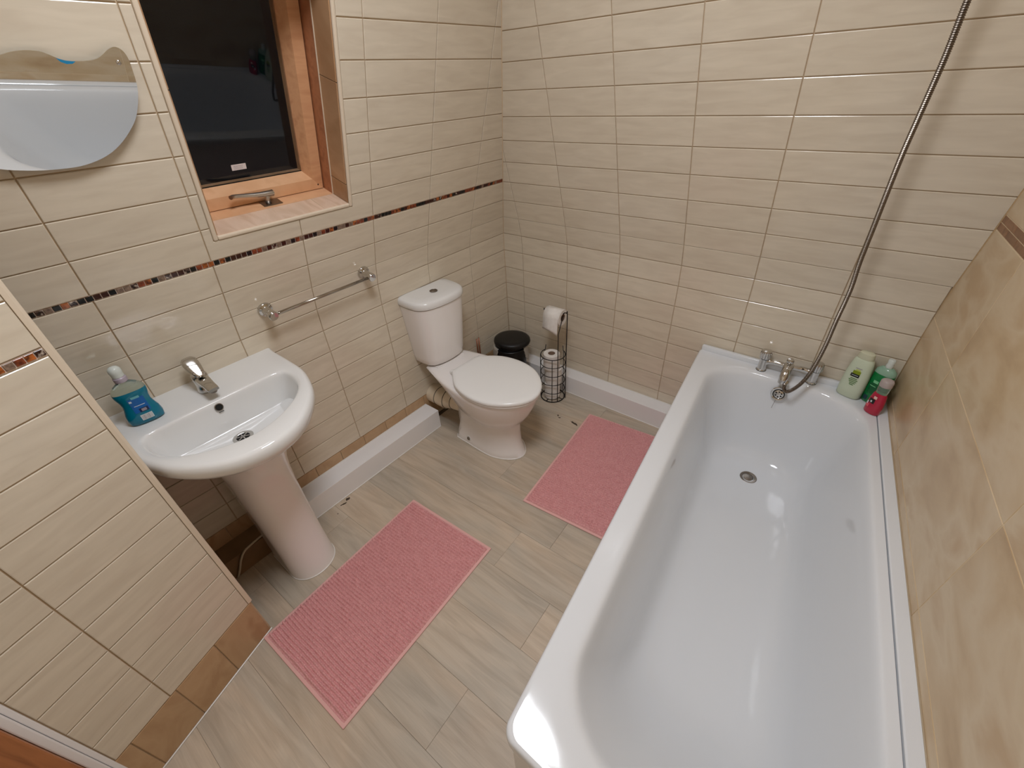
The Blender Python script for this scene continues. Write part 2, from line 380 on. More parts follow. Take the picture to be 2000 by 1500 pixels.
# outer skin so that the wall has thickness
addq(wl_v, wl_f, Vector((-0.26, FRONT_Y, 0)), Vector((-0.26, FRONT_Y, ZK)), Vector((-0.26, 0.0, ZK)), Vector((-0.26, 0.0, 0)))
for a, b in ((FRONT_Y, w0), (w1, 0.0)):
    addq(wl_v, wl_f, L_up(a, 0, -0.26), L_up(a, SMAX_L, -0.26), L_up(b, SMAX_L, -0.26), L_up(b, 0, -0.26))
addq(wl_v, wl_f, L_up(w0, 0, -0.26), L_up(w0, ws0, -0.26), L_up(w1, ws0, -0.26), L_up(w1, 0, -0.26))
addq(wl_v, wl_f, L_up(w0, ws1, -0.26), L_up(w0, SMAX_L, -0.26), L_up(w1, SMAX_L, -0.26), L_up(w1, ws1, -0.26))
for a, b in (((w0, ws0), (w1, ws0)), ((w1, ws0), (w1, ws1)), ((w1, ws1), (w0, ws1)), ((w0, ws1), (w0, ws0))):
    addq(wl_v, wl_f, L_up(*a, G), L_up(*b, G), L_up(*b, -0.26), L_up(*a, -0.26))
wall_left = obj('wall_left', pymesh('wall_left', wl_v, wl_f), M_grout); tag(wall_left, 'cream tiled window wall, its upper half leaning into the room above the towel rail', kind='structure')
bk_v = []; bk_f = []
xcl = lambda s: sL / cL * cB * s
xcr = lambda s: RX + math.tan(TH_R) * sB * s
def B_up(u, s, d): P, U, V, N = fb_up(u, s); return P + N * d
for t0, t1 in zip(KS, KS[1:]):
    mid_bed(bk_v, bk_f, fb_mid, 0, RX + 0.02, RX + 0.02, t0, t1)
addq(bk_v, bk_f, B_up(xcl(0.1), 0.1, G), B_up(RX, 0.1, G), B_up(xcr(SMAX_B), SMAX_B, G), B_up(xcl(SMAX_B), SMAX_B, G))
addq(bk_v, bk_f, Vector((0, 0.1, 0)), Vector((0, 0.1, ZK)), Vector((RX, 0.1, ZK)), Vector((RX, 0.1, 0)))
addq(bk_v, bk_f, B_up(0, 0, -0.1), B_up(xcl(SMAX_B), SMAX_B, -0.1), B_up(xcr(SMAX_B), SMAX_B, -0.1), B_up(RX, 0, -0.1))
wall_back = obj('wall_back', pymesh('wall_back', bk_v, bk_f), M_grout); tag(wall_back, 'cream tiled wall at the tap end of the bath', kind='structure')
YJ, XJ, MOS = 0.2885, 0.1361, 0.0166
ycols = [0.0] + [-(YJ + 0.3 * k) for k in range(8)]; ycols[0] = 0.0
yc = [0.02] + [-(YJ + 0.3 * k) for k in range(-1, 8) if YJ + 0.3 * k > 0.0]
xc = [XJ + 0.3 * k for k in range(-1, 7)]
HOLE = (WIN[0] - TRW, WIN[1] + TRW, WIN[2] - TRW, WIN[3] + TRW)
rows_low = [(0.175 + 0.1 * i, 0.275 + 0.1 * i) for i in range(7)]
bm = bmesh.new(); tube(bm, [Vector((0.0, 0.0, 0.0)), Vector((0, 0, 0.775)), Vector((kink(0.875, LEAN_L)[0], -kink(0.875, LEAN_B)[0], 0.875)), Vector((sL * 0.1, -sB * 0.1, 0.9715)), Vector((xcl(SMAX_B), -sB * SMAX_B, ZC))], 0.0032, 8); obj('corner_grout', bm, M_grout, wall_back, smooth=True)
bm = bmesh.new(); tube(bm, [Vector((RX, 0.0, 0.0)), Vector((RX, 0, ZK)), Vector((xcr(SMAX_B), -sB * SMAX_B, ZC))], 0.0026, 8); obj('corner_grout', bm, plain('brown_corner_grout', (176, 146, 108), 0.8), wall_back, smooth=True)
# window wall, lower
for a, b in zip(yc[1:], yc[:-1]):
    b = min(b, 0.0)
    for v0, v1 in rows_low[:-1] + [(0.775, 0.875), (0.875, 0.975)]:
        p = [(a, v0), (b, v0), (b, v1), (a, v1)]
        if v0 > 0.77 and b > -0.2:
            y0, y1 = -kink(v0, LEAN_B)[0], -kink(v1, LEAN_B)[0]; p = clip(p, 1, -(y1 - y0) / (v1 - v0), y0 - (y1 - y0) / (v1 - v0) * v0)
        put_tile(p, fl_mid, wall_left, M_cream)
for k in range(18):     # tan tiles under the last cream row
    a, b = -(0.0 + 0.1333 * (k + 1)) - 0.105, -(0.1333 * k) - 0.105
    put_tile([(a, 0.02), (b, 0.02), (b, 0.175), (a, 0.175)], fl_low, wall_left, M_tan)
# window wall, upper: three rows, the mosaic strip, then the rest
rows_up = [(0.1, 0.2), (0.2, 0.3)] + [(0.3 + MOS + 0.1 * i, 0.4 + MOS + 0.1 * i) for i in range(13)]
for a, b in zip(yc[1:], yc[:-1]):
    for v0, v1 in rows_up:
        v1 = min(v1, SMAX_L)
        if v1 - v0 < 0.01: continue
        p = rect_minus(a, b, v0, v1, HOLE)
        if p is None: continue
        if b > -0.5: p = clip(p, 1, sB / cB * cL, 0.0)
        put_tile(p, fl_up, wall_left, M_cream)
random.seed(21)
def mosaic_strip(frame, parent, u0, u1, v0, seq=None):
    n = int(round((u1 - u0) / 0.01667)); w_ = (u1 - u0) / n
    for i in range(n):
        m_ = random.choices(range(6), (24, 24, 14, 16, 12, 10))[0]
        put_tile([(u0 + i * w_, v0 + 0.0008), (u0 + (i + 1) * w_, v0 + 0.0008), (u0 + (i + 1) * w_, v0 + MOS - 0.0002), (u0 + i * w_, v0 + MOS - 0.0002)], frame, parent, MOSAIC[m_], 'mosaic_tile', g=0.0022, bev=0.0005)
mosaic_strip(fl_up, wall_left, -2.05, ycl(0.3), 0.3)
# pale grout bed of the mosaic strip
def strip(frame, u0, u1, v0, v1, d, mat, parent, name):
    a, b, c, e = [frame(u, v)[0] + frame(u, v)[3] * d for u, v in ((u0, v0), (u1, v0), (u1, v1), (u0, v1))]
    return obj(name, pymesh(name, [a, b, c, e], [(0, 1, 2, 3)]), mat, parent)
M_pale = plain('pale_grout', (226, 206, 190), 0.7)
strip(fl_up, -2.05, ycl(0.3), 0.299, 0.3 + MOS + 0.001, -0.0022, M_pale, wall_left, 'mosaic_grout')
# back wall
for i in range(len(xc) - 1):
    a, b = max(xc[i], 0.0), min(xc[i + 1], RX)
    for v0, v1 in rows_low[:-1] + [(0.775, 0.875), (0.875, 0.975)]:
        p = [(a, v0), (b, v0), (b, v1), (a, v1)]
        if v0 > 0.77 and a < 0.1:
            x0, x1 = kink(v0, LEAN_L)[0], kink(v1, LEAN_L)[0]; k_ = (x1 - x0) / (v1 - v0); p = clip(p, -1, k_, -x0 + k_ * v0)
        put_tile(p, fb_mid, wall_back, M_cream)
    put_tile([(a, 0.08), (b, 0.08), (b, 0.175), (a, 0.175)], fb_low, wall_back, M_cream)
    for j in range(1, 16):
        v0, v1 = 0.1 * j, min(0.1 * j + 0.1, SMAX_B)
        a_, b_ = xc[i], xc[i + 1] if i < len(xc) - 2 else 2.3
        if v1 - v0 < 0.01: continue
        p = clip([(a_, v0), (b_, v0), (b_, v1), (a_, v1)], -1, sL / cL * cB, 0.0)
        if p: p = clip(p, 1, -math.tan(TH_R) * sB, RX)
        put_tile(p, fb_up, wall_back, M_cream)
# right wall: large travertine tiles with a border of small brown bricks
ULEN = 2.5
rv = []; rf = []
tz = lambda z: max(0.0, sB / cB * (z - ZK) / math.cos(TH_R))
for z0, z1 in ((0, ZK), (ZK, ZC)):
    addq(rv, rf, fr(tz(z0), z0)[0] - nR * 0.0007, fr(ULEN, z0)[0] - nR * 0.0007, fr(ULEN, z1)[0] - nR * 0.0007, fr(tz(z1), z1)[0] - nR * 0.0007)
addq(rv, rf, fr(0, 0)[0] - nR * 0.1, fr(0, ZC)[0] - nR * 0.1, fr(ULEN, ZC)[0] - nR * 0.1, fr(ULEN, 0)[0] - nR * 0.1)
M_tgrout = plain('tan_grout', (228, 208, 176), 0.8)
wall_right = obj('wall_right', pymesh('wall_right', rv, rf), M_tgrout); tag(wall_right, 'beige travertine effect tiled wall beside the bath', kind='structure')
rrows = [(0.23, 0.545), (0.545, 0.858), (0.858, 1.17), (1.212, 1.525), (1.525, 1.838), (1.838, 2.15), (2.15, ZC)]
for z0, z1 in rrows:
    for k in range(-1, 4):
        a, b = 0.366 + 0.6 * k, 0.966 + 0.6 * k
        p = [(max(a, 0), z0), (min(b, ULEN), z0), (min(b, ULEN), z1), (max(a, 0), z1)]
        if z1 > ZK: p = clip(p, -1, sB / cB / math.cos(TH_R), sB / cB / math.cos(TH_R) * ZK)
        put_tile(p, fr, wall_right, M_trav, g=0.0025, bev=0.0008)
for r in range(2):
    z0 = 1.1705 + r * 0.0206
    for k in range(29):
        a = -0.05 * r + 0.09 * k
        p = clip([(max(a, 0), z0), (a + 0.09, z0), (a + 0.09, z0 + 0.0206), (max(a, 0), z0 + 0.0206)], -1, sB / cB / math.cos(TH_R), sB / cB / math.cos(TH_R) * ZK)
        put_tile(p, fr, wall_right, M_brick, 'brick', g=0.0025, bev=0.0008)
# partition wall in the left foreground
PA = Vector((0.4134, -1.9331, 0)); pang = math.radians(-71.4)
pu = Vector((math.cos(pang), math.sin(pang), 0)); pn = Vector((-pu.y, pu.x, 0))
if pn.x < 0: pn = -pn
PA = PA - pu * 0.022
def fp(u, v): return PA + (-pu) * (-u) + Vector((0, 0, v)), pu, Vector((0, 0, 1)), pn
# U x V must equal N: pu x z = (pu.y, -pu.x) = -pn -> use mirrored u
def fpm(u, v): return PA + pu * (-u) + Vector((0, 0, v)), -pu, Vector((0, 0, 1)), pn
PL = 0.445
b_ = bmesh.new()
P0 = PA + pn * G; P1 = PA + pu * PL + pn * G; P2 = P1 - pn * 0.13; P3 = P0 - pn * 0.13
for z0, z1 in ((0.0, ZC),):
    lo = [b_.verts.new(p + Vector((0, 0, z0))) for p in (P0, P1, P2, P3)]; hi = [b_.verts.new(p + Vector((0, 0, z1))) for p in (P0, P1, P2, P3)]
    for i in range(4): b_.faces.new((lo[i], lo[(i + 1) % 4], hi[(i + 1) % 4], hi[i]))
    b_.faces.new(hi); b_.faces.new(lo[::-1])
wall_part = obj('wall_partition', fixn(b_), M_grout); tag(wall_part, 'cream tiled partition wall in the left foreground with a tan bottom course', kind='structure')
pc = [-(0.0), -0.289, -0.589]
prow = [(0.187 + 0.0988 * i, 0.187 + 0.0988 * (i + 1)) for i in range(10)]
ptop = prow[-1][1]
prow2 = [(ptop + MOS + 0.002 + 0.1 * i, ptop + MOS + 0.002 + 0.1 * (i + 1)) for i in range(12)]
for u0, u1 in ((0.010, 0.289), (0.289, 0.440)):
    for v0, v1 in prow + prow2:
        v1 = min(v1, ZC)
        if v1 - v0 > 0.01: put_tile([(-u1, v0), (-u0, v0), (-u0, v1), (-u1, v1)], fpm, wall_part, M_cream)
for u0, u1 in ((0.004, 0.145), (0.145, 0.273), (0.273, 0.402), (0.402, 0.445)):
    put_tile([(-u1, 0.004), (-u0, 0.004), (-u0, 0.187), (-u1, 0.187)], fpm, wall_part, M_tan)
random.seed(4)
PSEQ = [5, 2, 3, 4, 2, 0, 1, 0, 3, 1, 2, 0, 4, 1, 0, 3, 5, 1, 2, 0, 1, 3, 0, 1, 4, 0]
for i, m_ in enumerate(PSEQ):
    u0 = 0.011 + 0.01667 * i
    if u0 + 0.0167 > 0.44: break
    put_tile([(-(u0 + 0.01667), ptop + 0.002), (-u0, ptop + 0.002), (-u0, ptop + MOS + 0.001), (-(u0 + 0.01667), ptop + MOS + 0.001)], fpm, wall_part, MOSAIC[m_], 'mosaic_tile', g=0.0022, bev=0.0005)
strip(fpm, -0.44, -0.01, ptop + 0.0, ptop + MOS + 0.002, -0.0022, M_pale, wall_part, 'mosaic_grout')
et = bmesh.new()
prof = [(0.0, -0.012), (-0.004, -0.010), (-0.006, -0.004), (-0.004, 0.0006), (0.002, 0.0022), (0.010, 0.001), (0.010, -0.004)]
loft(et, [[PA + pu * a + pn * b2 + Vector((0, 0, z)) for a, b2 in prof] for z in (0.19, ZC)])
obj('edge_trim', fixn(et), M_trim, wall_part)
# caulk line where the partition meets the floor
et = bmesh.new(); tube(et, [PA + pu * 0.0 + pn * 0.001 + Vector((0, 0, 0.003)), PA + pu * PL + pn * 0.001 + Vector((0, 0, 0.003))], 0.0028, 6)
obj('sealant', et, M_silicone, wall_part)

# --- floor planks
floor = obj('floor', pymesh('floor', [(-0.1, FRONT_Y - 0.05, -0.003), (2.3, FRONT_Y - 0.05, -0.003), (2.3, 0.08, -0.003), (-0.1, 0.08, -0.003)], [(0, 1, 2, 3)]), plain('plank_gap', (92, 80, 66), 0.8))
tag(floor, 'grey oak effect plank floor', kind='structure')
fa = math.radians(2.0)
def ff(u, v):
    U = Vector((math.cos(fa), math.sin(fa), 0)); V = Vector((-math.sin(fa), math.cos(fa), 0)); return U * u + V * v, U, V, Vector((0, 0, 1))
random.seed(5)
for i in range(15):
    v1 = 0.06 - 0.19 * i; v0 = v1 - 0.19; off = random.uniform(0, 1.2)
    for k in range(-1, 3):
        u0, u1 = off + 1.22 * k - 0.1, off + 1.22 * (k + 1) - 0.1
        u0 = max(u0, -0.02); u1 = min(u1, 2.14)
        if u1 - u0 < 0.05: continue
        p = [(u0, v0), (u1, v0), (u1, v1), (u0, v1)]
        p = clip(p, math.sin(fa), math.cos(fa), 0.0)
        if p and len(p) > 2: p = clip(p, -math.sin(fa), -math.cos(fa), -FRONT_Y)
        if p and len(p) > 2: p = clip(p, -1, 0, 0.0)
        put_tile(p, ff, floor, M_floor, 'plank', g=0.0006, th=0.003, bev=0.0004, base=-0.003)
# dark wear marks and a splinter on the floor
def blob(cx, cy, sx, sy, rz, name, seed, mat=M_dark):
    random.seed(seed); bm = bmesh.new(); n = 18; vs0 = []; vs1 = []
    for i in range(n):
        t = 2 * PI * i / n; r = 1 + random.uniform(-0.35, 0.35)
        x, y = sx * r * math.cos(t), sy * r * math.sin(t)
        X = cx + x * math.cos(rz) - y * math.sin(rz); Y = cy + x * math.sin(rz) + y * math.cos(rz)
        vs0.append(bm.verts.new((X, Y, 0.0))); vs1.append(bm.verts.new((cx + (X - cx) * 0.8, cy + (Y - cy) * 0.8, 0.0007)))
    for i in range(n): bm.faces.new((vs0[i], vs0[(i + 1) % n], vs1[(i + 1) % n], vs1[i]))
    bm.faces.new(vs1); return obj(name, bm, mat, floor)
M_mark = plain('dark_worn_spot', (74, 62, 50), 0.8)
blob(0.705, -0.312, 0.026, 0.007, -0.25, 'worn_mark', 3, M_mark); blob(0.592, -0.306, 0.004, 0.009, 0.4, 'worn_mark', 4, M_mark); blob(0.61, -0.318, 0.007, 0.004, 0.4, 'worn_mark', 14, M_mark)
blob(0.118, -1.398, 0.008, 0.011, 0.3, 'worn_mark', 5, M_mark); blob(0.128, -1.425, 0.004, 0.018, -0.25, 'worn_mark', 6, M_mark); blob(0.155, -1.475, 0.003, 0.003, 0, 'worn_mark', 8, M_mark)

# --- ceiling, front wall, door
cl = bmesh.new(); box(cl, -0.1, 2.35, FRONT_Y - 0.1, 0.1, ZC, ZC + 0.06)
tag(obj('ceiling', cl, M_plaster), 'white ceiling', kind='structure')
wf = bmesh.new(); box(wf, -0.1, 2.35, FRONT_Y - 0.1, FRONT_Y, 0, ZC)
tag(obj('wall_front', wf, M_paint), 'cream painted wall behind the camera', kind='structure')
door = thing('door_1', label='orange brown wooden door frame with a white stop strip', kind='structure')
def pbox(bm, u0, u1, n0, n1, z0, z1, bev=0.002):
    m = Matrix(((pu.x, pn.x, 0, PA.x), (pu.y, pn.y, 0, PA.y), (0, 0, 1, 0), (0, 0, 0, 1))); return box(bm, u0, u1, n0, n1, z0, z1, bev, m)
bm = bmesh.new(); pbox(bm, 0.441, 0.452, -0.02, 0.004, 0.0, ZC - 0.02); pbox(bm, 0.4525, 0.470, -0.02, 0.010, 0.0, ZC - 0.02, 0.003)
obj('white_strip', fixn(bm), M_gloss, door)
bm = bmesh.new(); pbox(bm, 0.4705, 0.56, -0.05, 0.024, 0.0, 2.05, 0.004); obj('architrave', fixn(bm), M_brownwood, door)
bm = bmesh.new(); pbox(bm, 0.555, 0.60, -0.06, -0.02, 0.0, 2.05, 0.003); obj('door_leaf', fixn(bm), M_gloss, door)

# --- boxed pipe skirtings
bl = bmesh.new(); box(bl, 0.0, 0.100, -1.62, -0.765, 0.0, 0.115, 0.0015)
bsl = obj('baseboard_left', fixn(bl), M_gloss); tag(bsl, 'white boxed pipe skirting under the towel rail', kind='structure')
bl = bmesh.new(); tube(bl, [(0.1, -1.61, 0.0025), (0.1, -0.768, 0.0025)], 0.0028, 6); obj('sealant', bl, M_silicone, bsl)
bl = bmesh.new(); tube(bl, [(0.002, -1.61, 0.1165), (0.002, -0.768, 0.1165)], 0.003, 6); obj('sealant', bl, M_silicone, bsl)
bl = bmesh.new(); box(bl, 0.0, 0.098, -2.08, -1.6205, 0.0, 0.100, 0.0015)
tag(obj('baseboard_lower', fixn(bl), M_board), 'bare brown boxed skirting in the shade left of the basin pedestal', kind='structure')
bl = bmesh.new(); box(bl, 0.0, 1.235, -0.0855, -0.0, 0.0, 0.115, 0.0015)
bsb = obj('baseboard_back', fixn(bl), M_gloss); tag(bsb, 'white boxed pipe skirting behind the bin and the roll stand', kind='structure')
bl = bmesh.new(); tube(bl, [(0.01, -0.0855, 0.0025), (1.23, -0.0855, 0.0025)], 0.0028, 6); obj('sealant', bl, M_silicone, bsb)
bl = bmesh.new(); tube(bl, [(0.0, -0.003, 0.1165), (1.2, -0.003, 0.1165)], 0.003, 6); obj('sealant', bl, M_silicone, bsb)

# ------------------------------------------------------------------ window
win = thing('window_1', label='varnished wooden window onto the black night beside the mirror', kind='structure')
def wbox(bm, u0, u1, s0, s1, d0, d1, bev=0.002):
    P = Vector((0, 0, ZK)); U = Vector((0, 1, 0)); V = Vector((sL, 0, cL)); N = Vector((cL, 0, -sL))
    m = Matrix(((U.x, V.x, N.x, P.x), (U.y, V.y, N.y, P.y), (U.z, V.z, N.z, P.z), (0, 0, 0, 1))); return box(bm, u0, u1, s0, s1, d0, d1, bev, m)
def wpt(u, s, d): P, U, V, N = fl_up(u, s); return P + N * d
wy0, wy1, s0_, s1_ = WIN
FD = -0.088
def wpart(name, mat, *boxes):
    bm = bmesh.new()
    for b in boxes: wbox(bm, *b)
    return obj(name, fixn(bm), mat, win)
# trims round the opening
for nm_, a in (('edge_trim', (wy0 - TRW, wy0, s0_ - TRW, s1_ + TRW, -0.012, 0.0035, 0.004)), ('edge_trim', (wy1, wy1 + TRW, s0_ - TRW, s1_ + TRW, -0.012, 0.0035, 0.004)),
              ('edge_trim', (wy0, wy1, s0_ - TRW, s0_, -0.012, 0.0035, 0.004)), ('edge_trim', (wy0, wy1, s1_, s1_ + TRW, -0.012, 0.0035, 0.004))): wpart(nm_, M_trim, a)
# reveal tiles (right side, left side, sill, head)
ps = [s0_, 0.455, 0.76, s1_]
for a, b in zip(ps, ps[1:]):
    wpart('tile', M_reveal, (wy1 - 0.004, wy1 + 0.0, a + 0.001, b - 0.001, FD, -0.004, 0.0008))
    wpart('tile', M_reveal, (wy0 - 0.0, wy0 + 0.004, a + 0.001, b - 0.001, FD, -0.004, 0.0008))
for a, b in ((wy0, -1.088), (-1.088, wy1 - 0.004)):
    wpart('tile', M_sill, (a + 0.001, b - 0.001, s0_ - 0.003, s0_ + 0.001, FD, -0.002, 0.0008))
wpart('tile', M_reveal, (wy0, wy1, s1_ - 0.004, s1_, FD, -0.004, 0.0008))
# fixed frame: its inner faces carry the reveal on, the sash closes against it
DS, DG = -0.140, -0.178
wpart('fixed_frame', M_wood, (wy0 + 0.001, wy1 - 0.001, s0_ - 0.006, s0_ + 0.0008, -0.22, FD - 0.001, 0.0003))
wpart('fixed_frame', M_wood, (wy0 + 0.001, wy1 - 0.001, s1_ - 0.004, s1_ - 0.001, -0.22, FD - 0.001, 0.0005))
wpart('frame_jamb', M_woodshade, (wy1 - 0.0060, wy1 - 0.0005, s0_, s1_ - 0.004, -0.22, FD - 0.001, 0.0005))
wpart('frame_jamb', M_woodshade, (wy0 + 0.0005, wy0 + 0.0060, s0_, s1_ - 0.004, -0.22, FD - 0.001, 0.0005))
wpart('edge_bead', M_trim, (wy1 - 0.0062, wy1 - 0.0040, s0_ + 0.001, s1_ - 0.004, FD - 0.002, FD + 0.001, 0.0))
SU0, SU1, SS0, SS1 = wy0 + 0.0080, -1.0010, s0_ + 0.0036, s1_ - 0.006
wpart('gap_seal', M_dark, (wy1 - 0.0100, wy1 - 0.0062, s0_ + 0.001, s1_ - 0.005, -0.20, DS - 0.006, 0.0))
wpart('gap_seal', M_dark, (wy0 + 0.007, wy1 - 0.007, s0_ + 0.0005, SS0 + 0.0003, -0.20, DS - 0.006, 0.0))
def prism(name, mat, pts, parent=win):
    bm = bmesh.new(); loft(bm, pts); return obj(name, fixn(bm), mat, parent)
def sect(a, b, c): return [(a, -0.205), (a, DS), (b, DS), (c, DG), (c, -0.205)]
B0, G0 = 0.4300, 0.4470
prism('sash_rail', M_wood, [[wpt(u, p, d) for p, d in sect(SS0, B0, G0)] for u in (SU0, SU1)])
prism('sash_rail', M_wood, [[wpt(u, p, d) for p, d in sect(SS1, SS1 - 0.038, SS1 - 0.055)] for u in (SU0, SU1)])
for a, b, c in ((SU1, SU1 - 0.0375, SU1 - 0.0525), (SU0, SU0 + 0.034, SU0 + 0.050)):
    k1, g1 = SS1 - 0.038, SS1 - 0.055
    r0 = [wpt(a, SS0, -0.2045), wpt(a, SS0, DS + 0.0003), wpt(b, B0, DS + 0.0003), wpt(c, G0, DG + 0.0003), wpt(c, G0, -0.2045)]
    r1 = [wpt(a, SS1, -0.2045), wpt(a, SS1, DS + 0.0003), wpt(b, k1, DS + 0.0003), wpt(c, g1, DG + 0.0003), wpt(c, g1, -0.2045)]
    bm = bmesh.new(); loft(bm, [r0, r1]); obj('sash_stile', fixn(bm), M_woodv, win)
wpart('pane', M_glass, (SU0 + 0.044, SU1 - 0.047, G0 - 0.006, SS1 - 0.050, -0.1870, -0.1830, 0.0))
wpart('seal', M_black, (SU0 + 0.050, SU1 - 0.0525, G0 - 0.002, G0 + 0.0016, -0.1829, DG - 0.0005, 0.0))
wpart('screw', M_dark, (-1.0215, -1.0175, 0.4055, 0.4105, DS - 0.0005, DS + 0.0008, 0.0))
wl = wpart('sticker', plain('sticker_white', (226, 216, 214), 0.6), (-1.2840, -1.2380, 0.4830, 0.5005, -0.1828, -0.1824, 0.0))
M_ink = plain('faint_ink', (150, 140, 146), 0.6)
lab = bmesh.new()
for i in range(3):
    x = -1.277; random.seed(i)
    while x < -1.25:
        L_ = random.uniform(0.002, 0.005); wbox(lab, x, x + L_, 0.4865 + 0.0042 * i, 0.4878 + 0.0042 * i, -0.1824, -0.1822, 0); x += L_ + 0.0012
pr_ = obj('sticker_print', fixn(lab), M_ink, wl); pr_['kind'] = 'stuff'
# casement handle on the bottom frame
wpart('handle_base', M_steel, (-1.247, -1.182, s0_ + 0.0006, s0_ + 0.0036, -0.136, -0.100, 0.0015))
hd = bmesh.new(); tube(hd, [wpt(-1.222, s0_ + 0.002, -0.120), wpt(-1.222, s0_ + 0.020, -0.121), wpt(-1.216, s0_ + 0.036, -0.121)], lambda i: (0.0105, 0.0085, 0.0085)[i], 14)
obj('handle_stem', fixn(hd), M_satin, win, smooth=True)
hd = bmesh.new()
Ps = catmull([wpt(-1.203, 0.4235, -0.118), wpt(-1.215, 0.4245, -0.116), wpt(-1.250, 0.4255, -0.118), wpt(-1.290, 0.4290, -0.121), wpt(-1.325, 0.4340, -0.119), wpt(-1.340, 0.4370, -0.110)], 6)
tube(hd, Ps, lambda i: 0.0098 - 0.0035 * min(1, i / 20), 14)
autosmooth(obj('window_handle', fixn(hd), M_satin, win), 50)

# ------------------------------------------------------------------ mirror
mir = thing('mirror', label='frameless shaped mirror with wavy top edge, screwed to tiles left of the window', cat='mirror')
mo = [(-1.7094, 0.834), (-1.6931, 0.8386), (-1.6719, 0.8411), (-1.652, 0.8396), (-1.6405, 0.8348), (-1.6293, 0.8286), (-1.6183, 0.8249), (-1.6026, 0.8236), (-1.5823, 0.8243), (-1.5674, 0.8272), (-1.5542, 0.8341), (-1.5419, 0.8427), (-1.5293, 0.8475), (-1.5197, 0.8446), (-1.5137, 0.8368), (-1.511, 0.8225), (-1.5115, 0.8041), (-1.5134, 0.7815), (-1.5193, 0.7583), (-1.5358, 0.7229), (-1.5539, 0.6993), (-1.5824, 0.6722), (-1.6122, 0.6519), (-1.6445, 0.6388), (-1.679, 0.6319), (-1.7113, 0.6316), (-1.7445, 0.6337), (-1.7747, 0.6386), (-1.8023, 0.6457), (-1.84, 0.662), (-1.868, 0.69), (-1.882, 0.73), (-1.884, 0.78), (-1.878, 0.815), (-1.862, 0.838), (-1.845, 0.842), (-1.83, 0.832), (-1.81, 0.824), (-1.78, 0.823), (-1.745, 0.827)]
mo = [(p.x, p.y) for p in catmull([(a, b, 0) for a, b in mo], 3, True)]
if area(mo) < 0: mo = mo[::-1]
D0 = 0.020
bm = bmesh.new(); loft(bm, [[wpt(a, b, D0 - 0.004) for a, b in mo], [wpt(a, b, D0) for a, b in mo]])
obj('mirror_plate', fixn(bm), M_mirror, mir)
bm = bmesh.new(); mi = inset(mo, 0.0015); loft(bm, [[wpt(a, b, D0 - 0.0052) for a, b in mi], [wpt(a, b, D0 - 0.0041) for a, b in mi]]); obj('backing', fixn(bm), plain('grey_mirror_back', (120, 124, 122), 0.6), mir)
for su in (-1.5312, -1.862):
    bm = bmesh.new(); lathe(bm, [(0.0045, 0), (0.0045, 0.0015), (0.003, 0.003), (0.0005, 0.0035)], 16, axis_mat(wpt(su, 0.821, D0), fl_up(0, 0)[3])); autosmooth(obj('screw', fixn(bm), M_chrome, mir))
for su, ss in ((-1.5312, 0.821), (-1.862, 0.821), (-1.68, 0.65)):
    bm = bmesh.new(); lathe(bm, [(0.006, 0), (0.006, D0 - 0.0055)], 12, axis_mat(wpt(su, ss, 0.0005), fl_up(0, 0)[3])); obj('spacer', fixn(bm), M_plastic, mir)
bm = bmesh.new(); fp_ = [(-1.6318, 0.8288), (-1.6270, 0.8225), (-1.6191, 0.8190), (-1.6095, 0.8195), (-1.6035, 0.8229), (-1.6183, 0.8245)]
loft(bm, [[wpt(a, b, D0 + 0.0002) for a, b in fp_], [wpt(a, b, D0 + 0.0006) for a, b in fp_]]); obj('blue_film_reflection', fixn(bm), M_bluereflect, mir)  # blue film reflection painted as a flat patch on the mirror

# ------------------------------------------------------------------ ceiling lamp (the light of the room)
lamp = thing('ceiling_light', (1.145, -1.405, ZC), label='round white flush ceiling lamp over the bath side', cat='lamp')
bm = bmesh.new(); lathe(bm, [(0.257, 0), (0.267, -0.03), (0.257, -0.05), (0.247, -0.05)], 48); autosmooth(obj('lamp_rim', fixn(bm), M_plastic, lamp))
me_, nt_, b_s = nm('lamp_glow'); b_s.inputs['Emission Color'].default_value = LAMP_COLOR + (1,); b_s.inputs['Emission Strength'].default_value = LAMP_STRENGTH
b_s.inputs['Base Color'].default_value = (0.9, 0.9, 0.9, 1)
bm = bmesh.new(); lathe(bm, [(0.247, -0.049), (0.20, -0.060), (0.10, -0.067), (0.001, -0.069)], 48); obj('diffuser', fixn(bm), me_, lamp, smooth=True)

